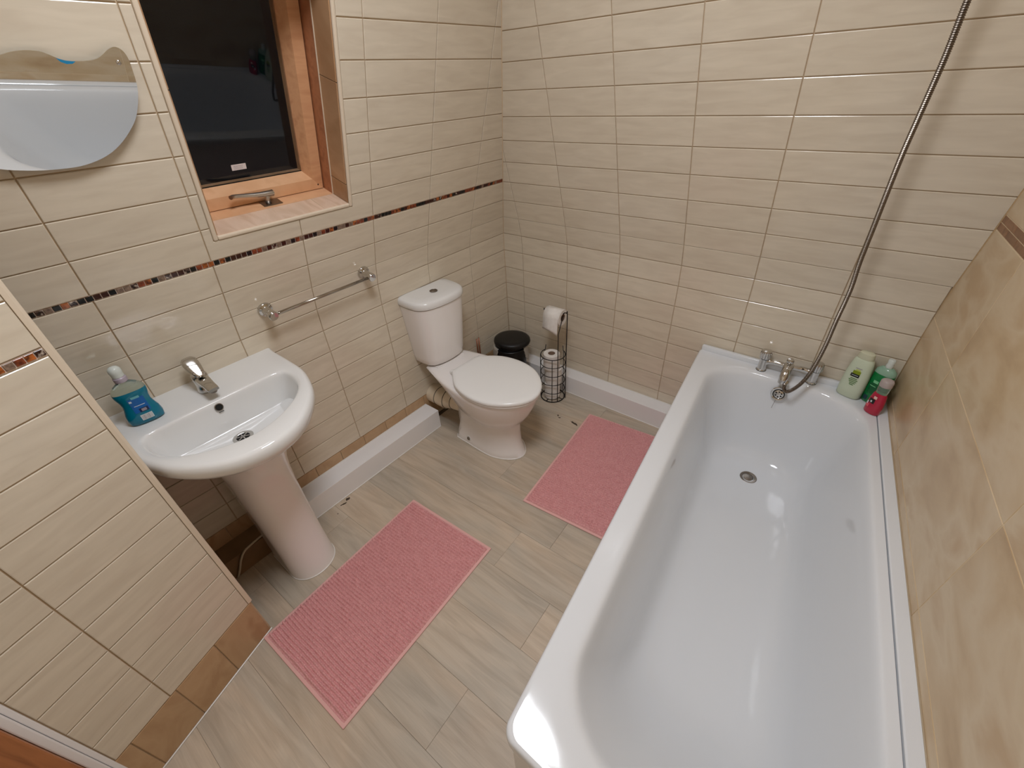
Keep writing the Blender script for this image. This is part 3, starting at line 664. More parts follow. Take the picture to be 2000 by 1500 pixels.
# ------------------------------------------------------------------ bathtub
BO = Vector((1.1935, -0.001, 0)); bE = Vector((1, 0, 0)); bD = Vector((math.tan(TH_R), -1, 0))
def bt(a, b, z): return BO + bE * a + bD * b + Vector((0, 0, z))
tub = thing('bathtub', label='long white enamel bathtub with rounded corners along the beige wall', cat='bathtub')
BW, BL = 0.6755, 1.722
def tl(a0, a1, b0, b1, r, z, flat=0): return [bt(a, b, z) for a, b in rrect(a0, a1, b0, b1, r, 8, 7)]
rings = [tl(0.010, BW - 0.004, 0.004, BL - 0.010, 0.025, 0.468), tl(0.001, BW - 0.0005, 0.0005, BL - 0.001, 0.032, 0.469), tl(0, BW, 0, BL, 0.032, 0.474), tl(0, BW, 0, BL, 0.032, 0.494), tl(0.002, BW - 0.001, 0.001, BL - 0.002, 0.031, 0.502), tl(0.008, BW - 0.002, 0.003, BL - 0.008, 0.03, 0.5065), tl(0.016, BW - 0.004, 0.006, BL - 0.016, 0.03, 0.505),
         tl(0.05, BW - 0.022, 0.060, BL - 0.05, 0.13, 0.5045), tl(0.068, BW - 0.028, 0.074, BL - 0.066, 0.155, 0.503), tl(0.078, BW - 0.033, 0.083, BL - 0.078, 0.16, 0.497),
         tl(0.086, BW - 0.040, 0.090, BL - 0.090, 0.16, 0.482), tl(0.094, BW - 0.048, 0.095, BL - 0.105, 0.158, 0.45), tl(0.112, BW - 0.062, 0.104, BL - 0.16, 0.155, 0.36),
         tl(0.130, BW - 0.078, 0.114, BL - 0.23, 0.15, 0.26), tl(0.146, BW - 0.094, 0.127, BL - 0.30, 0.145, 0.18), tl(0.163, BW - 0.110, 0.145, BL - 0.36, 0.14, 0.135), tl(0.190, BW - 0.136, 0.175, BL - 0.42, 0.12, 0.106),
         tl(0.225, BW - 0.170, 0.215, BL - 0.48, 0.10, 0.094), tl(0.275, BW - 0.22, 0.27, BL - 0.56, 0.05, 0.089)]
bm = bmesh.new(); loft(bm, rings, False, False)
# close the bottom with a grid-free fan and thicken below
ctr = bm.verts.new(bt(BW / 2, 0.75, 0.088)); bm.verts.ensure_lookup_table(); n_ = len(rings[0]); base_i = n_ * (len(rings) - 1)
vl = bm.verts[:]; last = vl[base_i:base_i + n_]
for i in range(n_): bm.faces.new((last[i], last[(i + 1) % n_], ctr))
fixn(bm)
shell = obj('tub', bm, M_tub, tub, smooth=True)
md = shell.modifiers.new('s', 'SUBSURF'); md.levels = 1; md.render_levels = 1
bm = bmesh.new()
box(bm, 1.204, 1.89, -0.0225, -0.0035, 0.503, 0.5285, 0.004, seg=3)
up_ = obj('upstand', fixn(bm), M_tub, tub); autosmooth(up_, 40)
for nm_, a0, a1, b0, b1 in (('end_panel', 0.014, BW - 0.02, BL - 0.030, BL - 0.018), ('side_panel', 0.014, 0.026, 0.004, BL - 0.031)):
    bm = bmesh.new(); loft(bm, [[bt(a, b, z) for a, b in ((a0, b0), (a1, b0), (a1, b1), (a0, b1))] for z in (0.002, 0.467)]); obj(nm_, fixn(bm), M_gloss, tub)
# waste and overflow
bm = bmesh.new(); wp = Vector((1.5793, -0.2722, 0.0905))
WT = Matrix.Translation(wp) @ Matrix.Rotation(math.radians(4), 4, 'X')
lathe(bm, [(0.034, -0.004), (0.0345, 0.001), (0.031, 0.0028), (0.023, 0.0012), (0.0215, -0.0005)], 40, WT); ws = obj('waste', fixn(bm), M_steel, tub); autosmooth(ws)
bm = bmesh.new(); lathe(bm, [(0.0, 0.0012), (0.0208, 0.0008), (0.0208, -0.0014)], 32, WT, cap=False); obj('plug_ring', bm, M_dark, ws)
bm = bmesh.new(); lathe(bm, [(0.019, -0.001), (0.019, 0.0034), (0.016, 0.0046), (0.0005, 0.005)], 32, WT @ Matrix.Translation((-0.001, -0.002, 0.0))); autosmooth(obj('plug', fixn(bm), M_steel, ws))
op = Vector((1.5660, -0.1080, 0.4500)); ON = Vector((0.03, -1, 0.17)).normalized()
OT = axis_mat(op, ON)
bm = bmesh.new(); lathe(bm, [(0.030, -0.006), (0.0305, 0.002), (0.028, 0.0052), (0.0225, 0.004), (0.0215, 0.0005)], 40, OT); ofl = obj('overflow', fixn(bm), M_chrome, tub); autosmooth(ofl)
bm = bmesh.new(); lathe(bm, [(0.0, 0.0006), (0.0215, 0.0006)], 32, OT, cap=False); obj('overflow_gap', bm, M_dark, ofl)
bm = bmesh.new(); lathe(bm, [(0.0188, 0.0), (0.0188, 0.0024), (0.0175, 0.0032), (0.0004, 0.0036)], 32, OT @ Matrix.Translation((0, -0.0018, 0))); autosmooth(obj('overflow_plate', fixn(bm), M_chrome, ofl))
bm = bmesh.new()
for k in range(6):
    t = PI / 6 + k * PI / 3; lathe(bm, [(0.0, 0.0041), (0.0032, 0.0041), (0.0032, 0.003)], 12, OT @ Matrix.Translation((0.0112 * math.cos(t), -0.0018 + 0.0112 * math.sin(t), 0)), cap=False)
obj('overflow_hole', bm, M_dark, ofl)
bm = bmesh.new(); lathe(bm, [(0.0044, 0.003), (0.0044, 0.0052), (0.0005, 0.006)], 14, OT @ Matrix.Translation((0, -0.0018, 0))); autosmooth(obj('screw', fixn(bm), M_chrome, ofl))
bm = bmesh.new(); tube(bm, catmull([op + ON * 0.004 + Vector((-0.001, 0, -0.016)), op + ON * 0.009 + Vector((-0.003, 0, -0.030)), op + Vector((-0.005, -0.014, -0.052)), op + Vector((-0.006, -0.0165, -0.068))], 4), 0.0008, 6); obj('plug_chain', bm, M_steel, ofl)
# filler strip between bath and wall
fs = bmesh.new(); 
loft(fs, [[bt(a, b, z) for a, z in ((BW + 0.0010, 0.46), (BW + 0.0010, 0.508), (BW + 0.004, 0.5105), (BW + 0.0325, 0.5105), (BW + 0.0325, 0.46))] for b in (0.012, BL)])
tag(obj('trim_1', fixn(fs), M_tub), 'white filler strip between the bath rim and the beige tiled wall', kind='structure')
fs = bmesh.new(); tube(fs, [bt(BW + 0.0325, 0.01, 0.511), bt(BW + 0.0325, BL, 0.511)], 0.002, 6)
tag(obj('trim_2', fs, M_caulk), 'thin sealant bead where the filler strip meets the beige wall', kind='structure')

# ------------------------------------------------------------------ bath mixer tap and hose
mx = thing('bath_mixer_tap', (1.5612, -0.050, 0.5045), label='chrome bridge bath mixer with two ribbed handles at the head of the bath', cat='tap')
ZV = Vector((0, 0, 1))
for sx in (-0.0935, 0.0935):
    bm = bmesh.new(); T = Matrix.Translation((sx, 0.004 if sx < 0 else 0.012, 0))
    lathe(bm, [(0.0195, 0.0), (0.0195, 0.003), (0.0165, 0.006), (0.0165, 0.050), (0.0175, 0.056)], 28, T); autosmooth(obj('pillar', fixn(bm), M_chrome, mx))
    bm = bmesh.new(); n_ = 40; rg = []
    for r, z in ((0.014, 0.056), (0.0205, 0.060), (0.0215, 0.086), (0.019, 0.094), (0.010, 0.097)):
        rg.append([T @ Vector(((r + (0.0009 if k % 2 else -0.0006)) * math.cos(2 * PI * k / n_), (r + (0.0009 if k % 2 else -0.0006)) * math.sin(2 * PI * k / n_), z)) for k in range(n_)])
    loft(bm, rg); autosmooth(obj('handle', fixn(bm), M_chrome, mx), 50)
    bm = bmesh.new(); lathe(bm, [(0.0205, -0.0005), (0.0205, 0.0012)], 28, T); obj('gasket', fixn(bm), M_rubber, mx)
bm = bmesh.new(); tube(bm, catmull([(-0.093, 0.004, 0.030), (-0.075, 0.003, 0.046), (-0.045, 0.001, 0.052), (0, -0.001, 0.050), (0.045, 0.005, 0.052), (0.075, 0.010, 0.046), (0.093, 0.012, 0.030)], 8), lambda i: 0.0125 - 0.002 * math.sin(PI * i / 48), 16)
autosmooth(obj('bridge', fixn(bm), M_chrome, mx), 50)
bm = bmesh.new(); sp = catmull([(0, 0.004, 0.050), (0, -0.018, 0.056), (0, -0.046, 0.048), (0, -0.066, 0.026), (0, -0.070, 0.008)], 7)
tube(bm, sp, lambda i: 0.0205 - 0.005 * i / 28, 20); autosmooth(obj('spout', fixn(bm), M_chrome, mx), 50)
bm = bmesh.new(); lathe(bm, [(0.008, 0), (0.008, 0.016), (0.0125, 0.019), (0.014, 0.030), (0.010, 0.036), (0.001, 0.037)], 24, axis_mat((0.0, -0.012, 0.060), (0, -0.25, 1))); autosmooth(obj('diverter_knob', fixn(bm), M_chrome, mx), 50)
bm = bmesh.new(); lathe(bm, [(0.0105, 0.0), (0.0105, 0.012), (0.008, 0.013)], 12, axis_mat((0.012, -0.064, 0.018), (0.25, -0.5, -0.85))); obj('hose_outlet', fixn(bm), M_chrome, mx)
hz = thing('shower_hose', (1.58, -0.12, 0.50), label='ribbed steel shower hose rising from the bath mixer', cat='hose')
hp = [(1.5745, -0.121, 0.5150), (1.5760, -0.138, 0.5030), (1.5860, -0.150, 0.4960), (1.6020, -0.150, 0.5080), (1.6230, -0.140, 0.5420), (1.6370, -0.128, 0.5860), (1.6455, -0.118, 0.6480), (1.6495, -0.110, 0.7250), (1.6490, -0.107, 0.8130), (1.6505, -0.108, 0.8900), (1.6500, -0.110, 0.9500), (1.6430, -0.122, 1.0390), (1.6392, -0.153, 1.1559), (1.6354, -0.184, 1.2632), (1.6325, -0.213, 1.3661), (1.6331, -0.239, 1.457), (1.6337, -0.272, 1.575), (1.6300, -0.3014, 1.6751), (1.630, -0.335, 1.78), (1.632, -0.370, 1.90)]
hp = [Vector(p) - Vector((1.58, -0.12, 0.50)) for p in hp]
P = resample(catmull(hp, 14), 0.0022)
bm = bmesh.new(); tube(bm, P, lambda i: 0.0078 if i % 2 else 0.0060, 12); obj('hose', fixn(bm), M_hose, hz)
bm = bmesh.new(); lathe(bm, [(0.0085, -0.006), (0.0095, 0.0), (0.0095, 0.014), (0.008, 0.016)], 16, axis_mat(P[0] - (P[3] - P[0]).normalized() * 0.006, P[3] - P[0])); autosmooth(obj('ferrule', fixn(bm), M_chrome, hz))
e = P[-1]
bm = bmesh.new(); lathe(bm, [(0.010, -0.01), (0.012, 0.0), (0.013, 0.11), (0.020, 0.15), (0.034, 0.165), (0.034, 0.18), (0.03, 0.183)], 24, axis_mat(e, (0.0, -0.35, 1))); autosmooth(obj('shower_head', fixn(bm), M_chrome, hz))
bm = bmesh.new(); q = e + Vector((0, -0.01, 0.05)); tube(bm, [q, q + Vector((0, cB, sB)) * 0.057], 0.012, 14); obj('wall_bracket', fixn(bm), M_chrome, hz)

# ------------------------------------------------------------------ wash basin
CYB = -1.672
bas = thing('wash_basin', (0, CYB, 0), label='white ceramic wash basin on a full pedestal below the mirror', cat='basin')
NB = 112
def bout(pts): return sym(pts)
O_rim = catmull([(x, y, 0) for x, y in bout([(0.0, 0.252), (0.012, 0.262), (0.07, 0.2645), (0.15, 0.2655), (0.24, 0.263), (0.31, 0.247), (0.377, 0.222), (0.43, 0.190), (0.477, 0.150), (0.515, 0.102), (0.536, 0.052), (0.543, 0.0)])], 5, True)
O_rim = [(p.x if p.x > 0 else 0.0, p.y) for p in O_rim]
O_in = [(p.x, p.y) for p in catmull([(x, y, 0) for x, y in bout([(0.190, 0.0), (0.190, 0.07), (0.190, 0.13), (0.1905, 0.175), (0.194, 0.203), (0.212, 0.220), (0.25, 0.2245), (0.30, 0.217), (0.3456, 0.196), (0.39, 0.158), (0.425, 0.108), (0.449, 0.055), (0.459, 0.0)][1:])], 5, True)]
cb_ = (0.30, 0.0)
def scl(poly, k, cx=0.3, dx=0.0): return [((x - cx) * k + cx + dx, y * k) for x, y in poly]
RO = polar(O_rim, cb_, NB); RI = polar(O_in, cb_, NB)
def mixp(A, B, t): return [(a[0] + (b[0] - a[0]) * t, a[1] + (b[1] - a[1]) * t) for a, b in zip(A, B)]
def ring(A, z): return [Vector((x, y, z(x, y) if callable(z) else z)) for x, y in A]
def shrink(A, k, dx=0, kx=None):
    return [((x - 0.26) * (kx or k) + 0.26 + dx if x > 0.0 else 0.0 * 1, y * k) for x, y in A]
UB = polar([(0.0, 0.17), (0.0, -0.17), (0.10, -0.17), (0.25, -0.15), (0.36, -0.10), (0.395, 0.0), (0.36, 0.10), (0.25, 0.15), (0.10, 0.17)], cb_, NB)
UC = polar([(0.0, 0.10), (0.0, -0.10), (0.2, -0.10), (0.325, -0.07), (0.355, 0.0), (0.325, 0.07), (0.2, 0.10)], cb_, NB)
def keep_back(A): return [(max(x, 0.0), y) for x, y in A]
R0 = keep_back(RO)
def offs(A, d): # move inwards but keep the wall side
    out = []
    for x, y in A:
        v = Vector((x - 0.26, y)); L_ = v.length; q = v * ((L_ - d) / L_); out.append((0.0 if x < 0.002 else max(q.x + 0.26, 0.0), q.y))
    return out
zb = 0.806
wave = lambda k: None
rings = [ring(UC, 0.62), ring(mixp(UC, UB, 0.55), 0.655), ring(UB, 0.69), ring(mixp(UB, R0, 0.5), 0.712), ring(offs(R0, 0.035), 0.733), ring(offs(R0, 0.014), 0.748), ring(offs(R0, 0.003), 0.764), ring(R0, 0.782), ring(offs(R0, 0.002), 0.796), ring(offs(R0, 0.008), 0.8035), ring(offs(R0, 0.016), 0.806),
         ring(mixp(offs(R0, 0.016), RI, 0.72), 0.8045), ring(mixp(offs(R0, 0.016), RI, 0.95), 0.8035), ring(RI, 0.8030)]
C2 = lambda k, dx: [((x - 0.29) * k + 0.29 + dx, y * k) for x, y in RI]
rings += [ring(C2(0.985, 0.0), 0.8018), ring(C2(0.968, 0.0), 0.7990), ring(C2(0.955, 0.0), 0.7945), ring(C2(0.946, 0.0), 0.786), ring(C2(0.905, -0.001), 0.748), ring(C2(0.868, -0.003), 0.711), ring(C2(0.856, -0.0035), 0.7005), ring(C2(0.843, -0.004), 0.695), ring(C2(0.815, -0.005), 0.6915), ring(C2(0.50, -0.018), 0.6845), ring(C2(0.28, -0.026), 0.681), ring(C2(0.12, -0.030), 0.679)]
bm = bmesh.new(); loft(bm, rings, True, True); fixn(bm); autosmooth(obj('bowl', bm, M_white, bas), 60)
# overflow and waste and a small dash
bm = bmesh.new(); OB = axis_mat((0.1985, -0.006, 0.7830), (0.96, 0, 0.28))
lathe(bm, [(0.0125, -0.004), (0.0125, 0.0012), (0.0105, 0.0018), (0.0100, 0.0004)], 24, OB); orr = obj('overflow', fixn(bm), M_steel, bas)
bm = bmesh.new(); lathe(bm, [(0.0, 0.0008), (0.0100, 0.0008)], 24, OB, cap=False); obj('overflow_gap', bm, M_dark, orr)
bm = bmesh.new(); box(bm, -0.0005, 0.0010, -0.0075, 0.0075, -0.0009, 0.0009, 0, Matrix.Translation((0.2010, -0.006, 0.7660))); obj('maker_mark', fixn(bm), plain('grey_mark', (60, 60, 60), 0.5), bas)
bm = bmesh.new(); DB = Matrix.Translation((0.2590, 0.002, 0.6805))
lathe(bm, [(0.031, -0.003), (0.031, 0.002), (0.026, 0.0035), (0.020, 0.0015)], 32, DB); wst = obj('waste', fixn(bm), M_chrome, bas); autosmooth(wst)
bm = bmesh.new(); lathe(bm, [(0.0, 0.0016), (0.0212, 0.0016)], 24, DB, cap=False); obj('waste_gap', bm, M_dark, wst)
bm = bmesh.new()
for k in range(3):
    box(bm, -0.020, 0.020, -0.0018, 0.0018, 0.0018, 0.0032, 0.0004, DB @ Matrix.Rotation(k * PI / 3, 4, 'Z'))
obj('waste_grid', fixn(bm), M_chrome, wst)
# pedestal
def pedr(z):
    t = z / 0.66; t = max(0, min(1, t))
    hw = 0.086 + 0.004 * (1 - t) ** 6 + 0.018 * t ** 1.5 + 0.03 * max(0, t - 0.8) * 3; xf = 0.350 - 0.055 * min(t * 1.6, 1) + 0.10 * max(0, (t - 0.62) / 0.38) ** 2 + 0.008 * (1 - t) ** 6; xb = 0.125
    out = []
    k = 36
    for i in range(k + 1):
        a = -PI / 2 + PI * i / k; cx = xf - hw * 0.95
        out.append((cx + hw * 0.95 * abs(math.cos(a)) ** 0.92, hw * math.copysign(abs(math.sin(a)) ** 0.95, math.sin(a))))
    inner = [(x - 0.012 if x > 0.2 else x, y * 0.86) for x, y in out][::-1]
    pts = [(xb, -hw)] + out + [(xb, hw), (xb, hw * 0.86)] + inner + [(xb, -hw * 0.86)]
    return [Vector((x, y, z)) for x, y in pts]
bm = bmesh.new(); loft(bm, [pedr(z) for z in (0.0, 0.004, 0.012, 0.05, 0.12, 0.2, 0.3, 0.4, 0.48, 0.54, 0.59, 0.63, 0.66)], True, True); autosmooth(obj('pedestal', fixn(bm), M_pan, bas), 50)
bm = bmesh.new(); tube(bm, [Vector((p.x, p.y, 0.0025)) for p in pedr(0.0)[0:39]], 0.0025, 6); obj('sealant', bm, M_silicone, bas)

# basin tap
bt_ = thing('basin_mixer_tap', (0.100, CYB + 0.006, 0.806), label='chrome monobloc basin tap with a broad lever on the wash basin', cat='tap')
bm = bmesh.new(); loft(bm, [[Vector((dx + rx * math.cos(t), ry * math.sin(t), z)) for t in [2 * PI * i / 28 for i in range(28)]] for dx, rx, ry, z in ((0, 0.0255, 0.0255, 0), (0, 0.026, 0.026, 0.004), (-0.002, 0.0225, 0.0225, 0.015), (-0.004, 0.021, 0.022, 0.032), (-0.004, 0.022, 0.0235, 0.046), (-0.008, 0.020, 0.0225, 0.056), (-0.010, 0.014, 0.016, 0.061))]); autosmooth(obj('body', fixn(bm), M_chrome, bt_), 50)
def sec4(x, w, z0, z1, k=20):
    out = []
    for i in range(k):
        t = 2 * PI * i / k; cy = math.copysign(abs(math.cos(t)) ** 0.6, math.cos(t)) * w; cz = math.copysign(abs(math.sin(t)) ** 0.6, math.sin(t)); out.append(Vector((x, cy, (z0 + z1) / 2 + (z1 - z0) / 2 * cz)))
    return out
bm = bmesh.new(); loft(bm, [sec4(x, w, a, b) for x, w, a, b in ((-0.012, 0.016, 0.026, 0.052), (0.006, 0.0205, 0.026, 0.054), (0.035, 0.0185, 0.031, 0.053), (0.065, 0.0165, 0.033, 0.048), (0.090, 0.0165, 0.031, 0.045), (0.098, 0.0150, 0.033, 0.043))]); autosmooth(obj('spout', fixn(bm), M_chrome, bt_), 50)
bm = bmesh.new(); lathe(bm, [(0.010, 0), (0.010, 0.010)], 16, Matrix.Translation((0.082, 0, 0.024))); obj('aerator', fixn(bm), M_steel, bt_)
bm = bmesh.new()
loft(bm, [sec4(x, w, a, b) for x, w, a, b in ((0.024, 0.008, 0.0600, 0.0640), (0.016, 0.0150, 0.0600, 0.0690), (0.004, 0.0185, 0.0610, 0.0760), (-0.012, 0.0215, 0.068, 0.0850), (-0.028, 0.0235, 0.078, 0.0940), (-0.042, 0.0225, 0.088, 0.1010), (-0.051, 0.015, 0.0955, 0.1035))]); autosmooth(obj('lever', fixn(bm), M_chrome, bt_), 50)

# hand wash bottle
hw = thing('hand_wash_bottle', (0.118, -1.8385, 0.806), -0.12, 'blue hand wash bottle with a white pump at the left end of the basin', 'bottle')
def ell(a, b, z, p=0.8, n=32, dy=0): return [Vector((a * math.copysign(abs(math.cos(t)) ** p, math.cos(t)), dy + b * math.copysign(abs(math.sin(t)) ** p, math.sin(t)), z)) for t in [2 * PI * i / n for i in range(n)]]
M_liq = plain('blue_soap', (0, 128, 158), 0.08, trans=0.25, ior=1.35, coat=0.5); M_clear = plain('clear_plastic', (214, 226, 216), 0.05, trans=0.85, ior=1.3)
M_pump = plain('translucent_white_pump', (226, 232, 226), 0.25, trans=0.2)
bm = bmesh.new(); loft(bm, [ell(a, b, z) for a, b, z in ((0.018, 0.037, 0.0), (0.022, 0.0425, 0.003), (0.0235, 0.0445, 0.018), (0.022, 0.042, 0.036), (0.0195, 0.0365, 0.054), (0.019, 0.0345, 0.066), (0.020, 0.036, 0.080), (0.022, 0.0395, 0.094), (0.0225, 0.0405, 0.103), (0.022, 0.040, 0.108))]); autosmooth(obj('liquid', fixn(bm), M_liq, hw), 50)
bm = bmesh.new(); loft(bm, [ell(a, b, z) for a, b, z in ((0.022, 0.040, 0.1085), (0.021, 0.038, 0.116), (0.017, 0.030, 0.126), (0.0125, 0.019, 0.134), (0.0115, 0.0125, 0.138), (0.0115, 0.0115, 0.146))]); autosmooth(obj('shoulder', fixn(bm), M_clear, hw), 50)
bm = bmesh.new(); lathe(bm, [(0.0155, 0.140), (0.016, 0.142), (0.016, 0.152), (0.013, 0.156)], 28); autosmooth(obj('collar', fixn(bm), plain('lilac_collar', (176, 164, 176), 0.35), hw))
bm = bmesh.new(); lathe(bm, [(0.0145, 0.1565), (0.0145, 0.166), (0.0155, 0.170), (0.0145, 0.180), (0.010, 0.186), (0.004, 0.188)], 24); autosmooth(obj('pump', fixn(bm), M_pump, hw))
def decal(name, parent, mat, y0, y1, z0, z1, a, b, p=0.8, out=0.0006, n=8, bprof=None):
    """curved patch on the +x face of an elliptical bottle (semi axes a,b) """
    bm = bmesh.new(); cols = []
    for j in range(n + 1):
        y = y0 + (y1 - y0) * j / n; q = []
        for z in ([z0 + (z1 - z0) * k / 4 for k in range(5)]):
            A, B = bprof(z) if bprof else (a, b)
            yy = max(-0.98, min(0.98, y / B)); s = abs(yy) ** (1 / p); x = A * (max(0.0, 1 - s * s)) ** (p / 2) + out
            q.append(bm.verts.new((x, y, z)))
        cols.append(q)
    for u, v in zip(cols, cols[1:]):
        for k in range(4): bm.faces.new((u[k], v[k], v[k + 1], u[k + 1]))
    return obj(name, bm, mat, parent)
HP = [(0.0, 0.018, 0.037), (0.003, 0.022, 0.0425), (0.018, 0.0235, 0.0445), (0.036, 0.022, 0.042), (0.054, 0.0195, 0.0365), (0.066, 0.019, 0.0345), (0.080, 0.020, 0.036), (0.094, 0.022, 0.0395), (0.108, 0.022, 0.040)]
def hprof(z):
    for (z0, a0, b0), (z1, a1, b1) in zip(HP, HP[1:]):
        if z <= z1: t = (z - z0) / (z1 - z0); return a0 + (a1 - a0) * t, b0 + (b1 - b0) * t
    return HP[-1][1:]
lb = decal('label', hw, plain('blue_label', (16, 96, 170), 0.3), -0.016, 0.022, 0.040, 0.088, 0, 0, out=0.0007, bprof=hprof)
decal('label_dot', lb, plain('label_white', (220, 228, 230), 0.4), -0.0145, -0.0085, 0.076, 0.082, 0, 0, out=0.0011, bprof=hprof)
decal('label_line', lb, bpy.data.materials['label_white'], -0.010, 0.016, 0.061, 0.0625, 0, 0, out=0.0011, bprof=hprof)
decal('label_band', lb, plain('navy_band', (10, 40, 84), 0.3), -0.004, 0.018, 0.040, 0.052, 0, 0, out=0.0011, bprof=hprof)
decal('label_emblem', lb, plain('label_oval', (150, 140, 150), 0.4), 0.001, 0.013, 0.042, 0.050, 0, 0, out=0.0015, bprof=hprof)
decal('label_script', lb, plain('pale_teal', (110, 180, 190), 0.4), -0.006, 0.014, 0.086, 0.0935, 0, 0, out=0.0009, bprof=hprof)
bc = decal('barcode', hw, bpy.data.materials['label_white'], -0.010, 0.019, 0.014, 0.032, 0, 0, out=0.0011, bprof=hprof)
random.seed(9); y = -0.008
while y < 0.0165:
    w_ = random.choice((0.0005, 0.0009, 0.0013)); decal('barcode_bar', bc, M_ink, y, y + w_, 0.0155, 0.0305, 0, 0, out=0.0014, n=1, bprof=hprof); y += w_ + random.choice((0.0006, 0.001, 0.0014))

# ------------------------------------------------------------------ towel rail
tr = thing('towel_rail', (0.0262, -1.167, 0.9585), label='chrome towel rail on the tiles between the basin and the toilet', cat='towel rail')
TN = Vector((math.cos(0.75 * LEAN_L), 0, -math.sin(0.75 * LEAN_L)))
for yy in (-0.2110, 0.2110):
    bm = bmesh.new(); lathe(bm, [(0.026, 0.0), (0.0265, 0.004), (0.024, 0.010), (0.017, 0.013), (0.0155, 0.016), (0.0150, 0.040), (0.0165, 0.044), (0.0175, 0.052), (0.0170, 0.0615), (0.0150, 0.064), (0.001, 0.065)], 32, axis_mat((0.0005, yy, 0), TN)); autosmooth(obj('bracket', fixn(bm), M_chrome, tr), 40)
bm = bmesh.new(); tube(bm, [TN * 0.053 + Vector((0, -0.200, 0)), TN * 0.053 + Vector((0, 0.200, 0))], 0.006, 16); obj('rail', fixn(bm), plain('steel_rail', (176, 168, 158), 0.16, metal=1), tr, smooth=True)

# ------------------------------------------------------------------ toilet
wc = thing('toilet', (0, -0.648, 0), math.radians(-3.4), 'white close coupled toilet with its lid down in the corner', 'toilet')
NT = 64
def egg(xb, xf, hw, xm, hb, n=NT, z=0):
    """outline: flat-ish back at xb with half width hb, widest hw at xm, nose at xf"""
    pts = [(xb, hb * 0.55), (xb + 0.004, hb * 0.92), (xb + 0.02, hb), ((xb + xm) / 2, hb + (hw - hb) * 0.72), (xm, hw), (xm + (xf - xm) * 0.4, hw * 0.93), (xm + (xf - xm) * 0.72, hw * 0.68), (xm + (xf - xm) * 0.93, hw * 0.34), (xf, 0.0)]
    c = catmull([(a, b, 0) for a, b in sym(pts)], 6, True)
    P_ = polar([(p.x, p.y) for p in c], (xm, 0), n); return [Vector((x, y, z)) for x, y in P_]
bm = bmesh.new()
prof = [(0.235, 0.625, 0.110, 0.42, 0.112, 0.0), (0.235, 0.628, 0.112, 0.42, 0.114, 0.006), (0.238, 0.615, 0.104, 0.42, 0.104, 0.03), (0.24, 0.604, 0.099, 0.42, 0.090, 0.08), (0.235, 0.600, 0.098, 0.42, 0.078, 0.14), (0.225, 0.600, 0.101, 0.42, 0.074, 0.185),
        (0.215, 0.600, 0.110, 0.43, 0.072, 0.205), (0.195, 0.632, 0.134, 0.44, 0.080, 0.235), (0.165, 0.660, 0.152, 0.45, 0.090, 0.28), (0.120, 0.684, 0.168, 0.46, 0.102, 0.33), (0.075, 0.698, 0.176, 0.46, 0.110, 0.37), (0.055, 0.703, 0.179, 0.46, 0.114, 0.390), (0.060, 0.698, 0.174, 0.46, 0.110, 0.398), (0.075, 0.68, 0.16, 0.46, 0.10, 0.4)]
loft(bm, [egg(a, b, c, d, e, NT, z) for a, b, c, d, e, z in prof]); autosmooth(obj('pan', fixn(bm), M_pan, wc), 50)
bm = bmesh.new(); tube(bm, [v + Vector((0, 0, 0.003)) for v in egg(0.235, 0.626, 0.111, 0.42, 0.113, NT, 0)], 0.0045, 6, True); obj('sealant', fixn(bm), M_silicone, wc)
seat = [egg(0.262, 0.716, 0.1835, 0.465, 0.108, 72, z) for z in (0.402, 0.404, 0.412, 0.414)]
bm = bmesh.new(); loft(bm, [[p * 1 + (Vector((0.465, 0, p.z)) - p) * k for p in r] for r, k in zip(seat, (0.012, 0, 0, 0.012))]); autosmooth(obj('seat', fixn(bm), M_plastic, wc), 50)
bm = bmesh.new(); rr = []
for z, k in ((0.4165, 0.02), (0.4175, 0.0), (0.4245, -0.004), (0.430, 0.006), (0.4335, 0.035), (0.4355, 0.12), (0.4365, 0.4), (0.437, 0.8)):
    rr.append([Vector((0.465 + (p.x - 0.465) * (1 - k), p.y * (1 - k), z)) for p in egg(0.258, 0.720, 0.1865, 0.465, 0.104, 72, z)])
loft(bm, rr); autosmooth(obj('seat_lid', fixn(bm), M_plastic, wc), 50)
for yy in (-0.075, 0.075):
    bm = bmesh.new(); box(bm, 0.236, 0.268, yy - 0.014, yy + 0.014, 0.400, 0.419, 0.006); obj('hinge', fixn(bm), M_plastic, wc, smooth=True)
def dsh(d, hw, z, x0=0.004, r=0.6, n=40):
    pts = [(x0, hw * 0.97), (x0 + 0.02, hw), (x0 + d * 0.5, hw * 0.985), (x0 + d * 0.74, hw * 0.90), (x0 + d * 0.90, hw * 0.70), (x0 + d * 0.975, hw * 0.38), (x0 + d, 0.0)]
    half = catmull([(a, b, 0) for a, b in pts] + [(a, -b, 0) for a, b in pts[:-1][::-1]], 5)
    return [Vector((p.x, p.y, z)) for p in half]
bm = bmesh.new(); loft(bm, [dsh(d, h, z) for d, h, z in ((0.120, 0.090, 0.405), (0.140, 0.112, 0.407), (0.152, 0.124, 0.418), (0.158, 0.129, 0.45), (0.166, 0.137, 0.55), (0.174, 0.145, 0.65), (0.180, 0.151, 0.734))]); autosmooth(obj('cistern', fixn(bm), M_pan, wc), 50)
bm = bmesh.new(); loft(bm, [dsh(d, h, z, 0.002) for d, h, z in ((0.180, 0.148, 0.737), (0.188, 0.154, 0.739), (0.190, 0.156, 0.748), (0.189, 0.155, 0.762), (0.184, 0.151, 0.770), (0.174, 0.142, 0.7745), (0.13, 0.11, 0.776))]); autosmooth(obj('cistern_lid', fixn(bm), M_white, wc), 60)
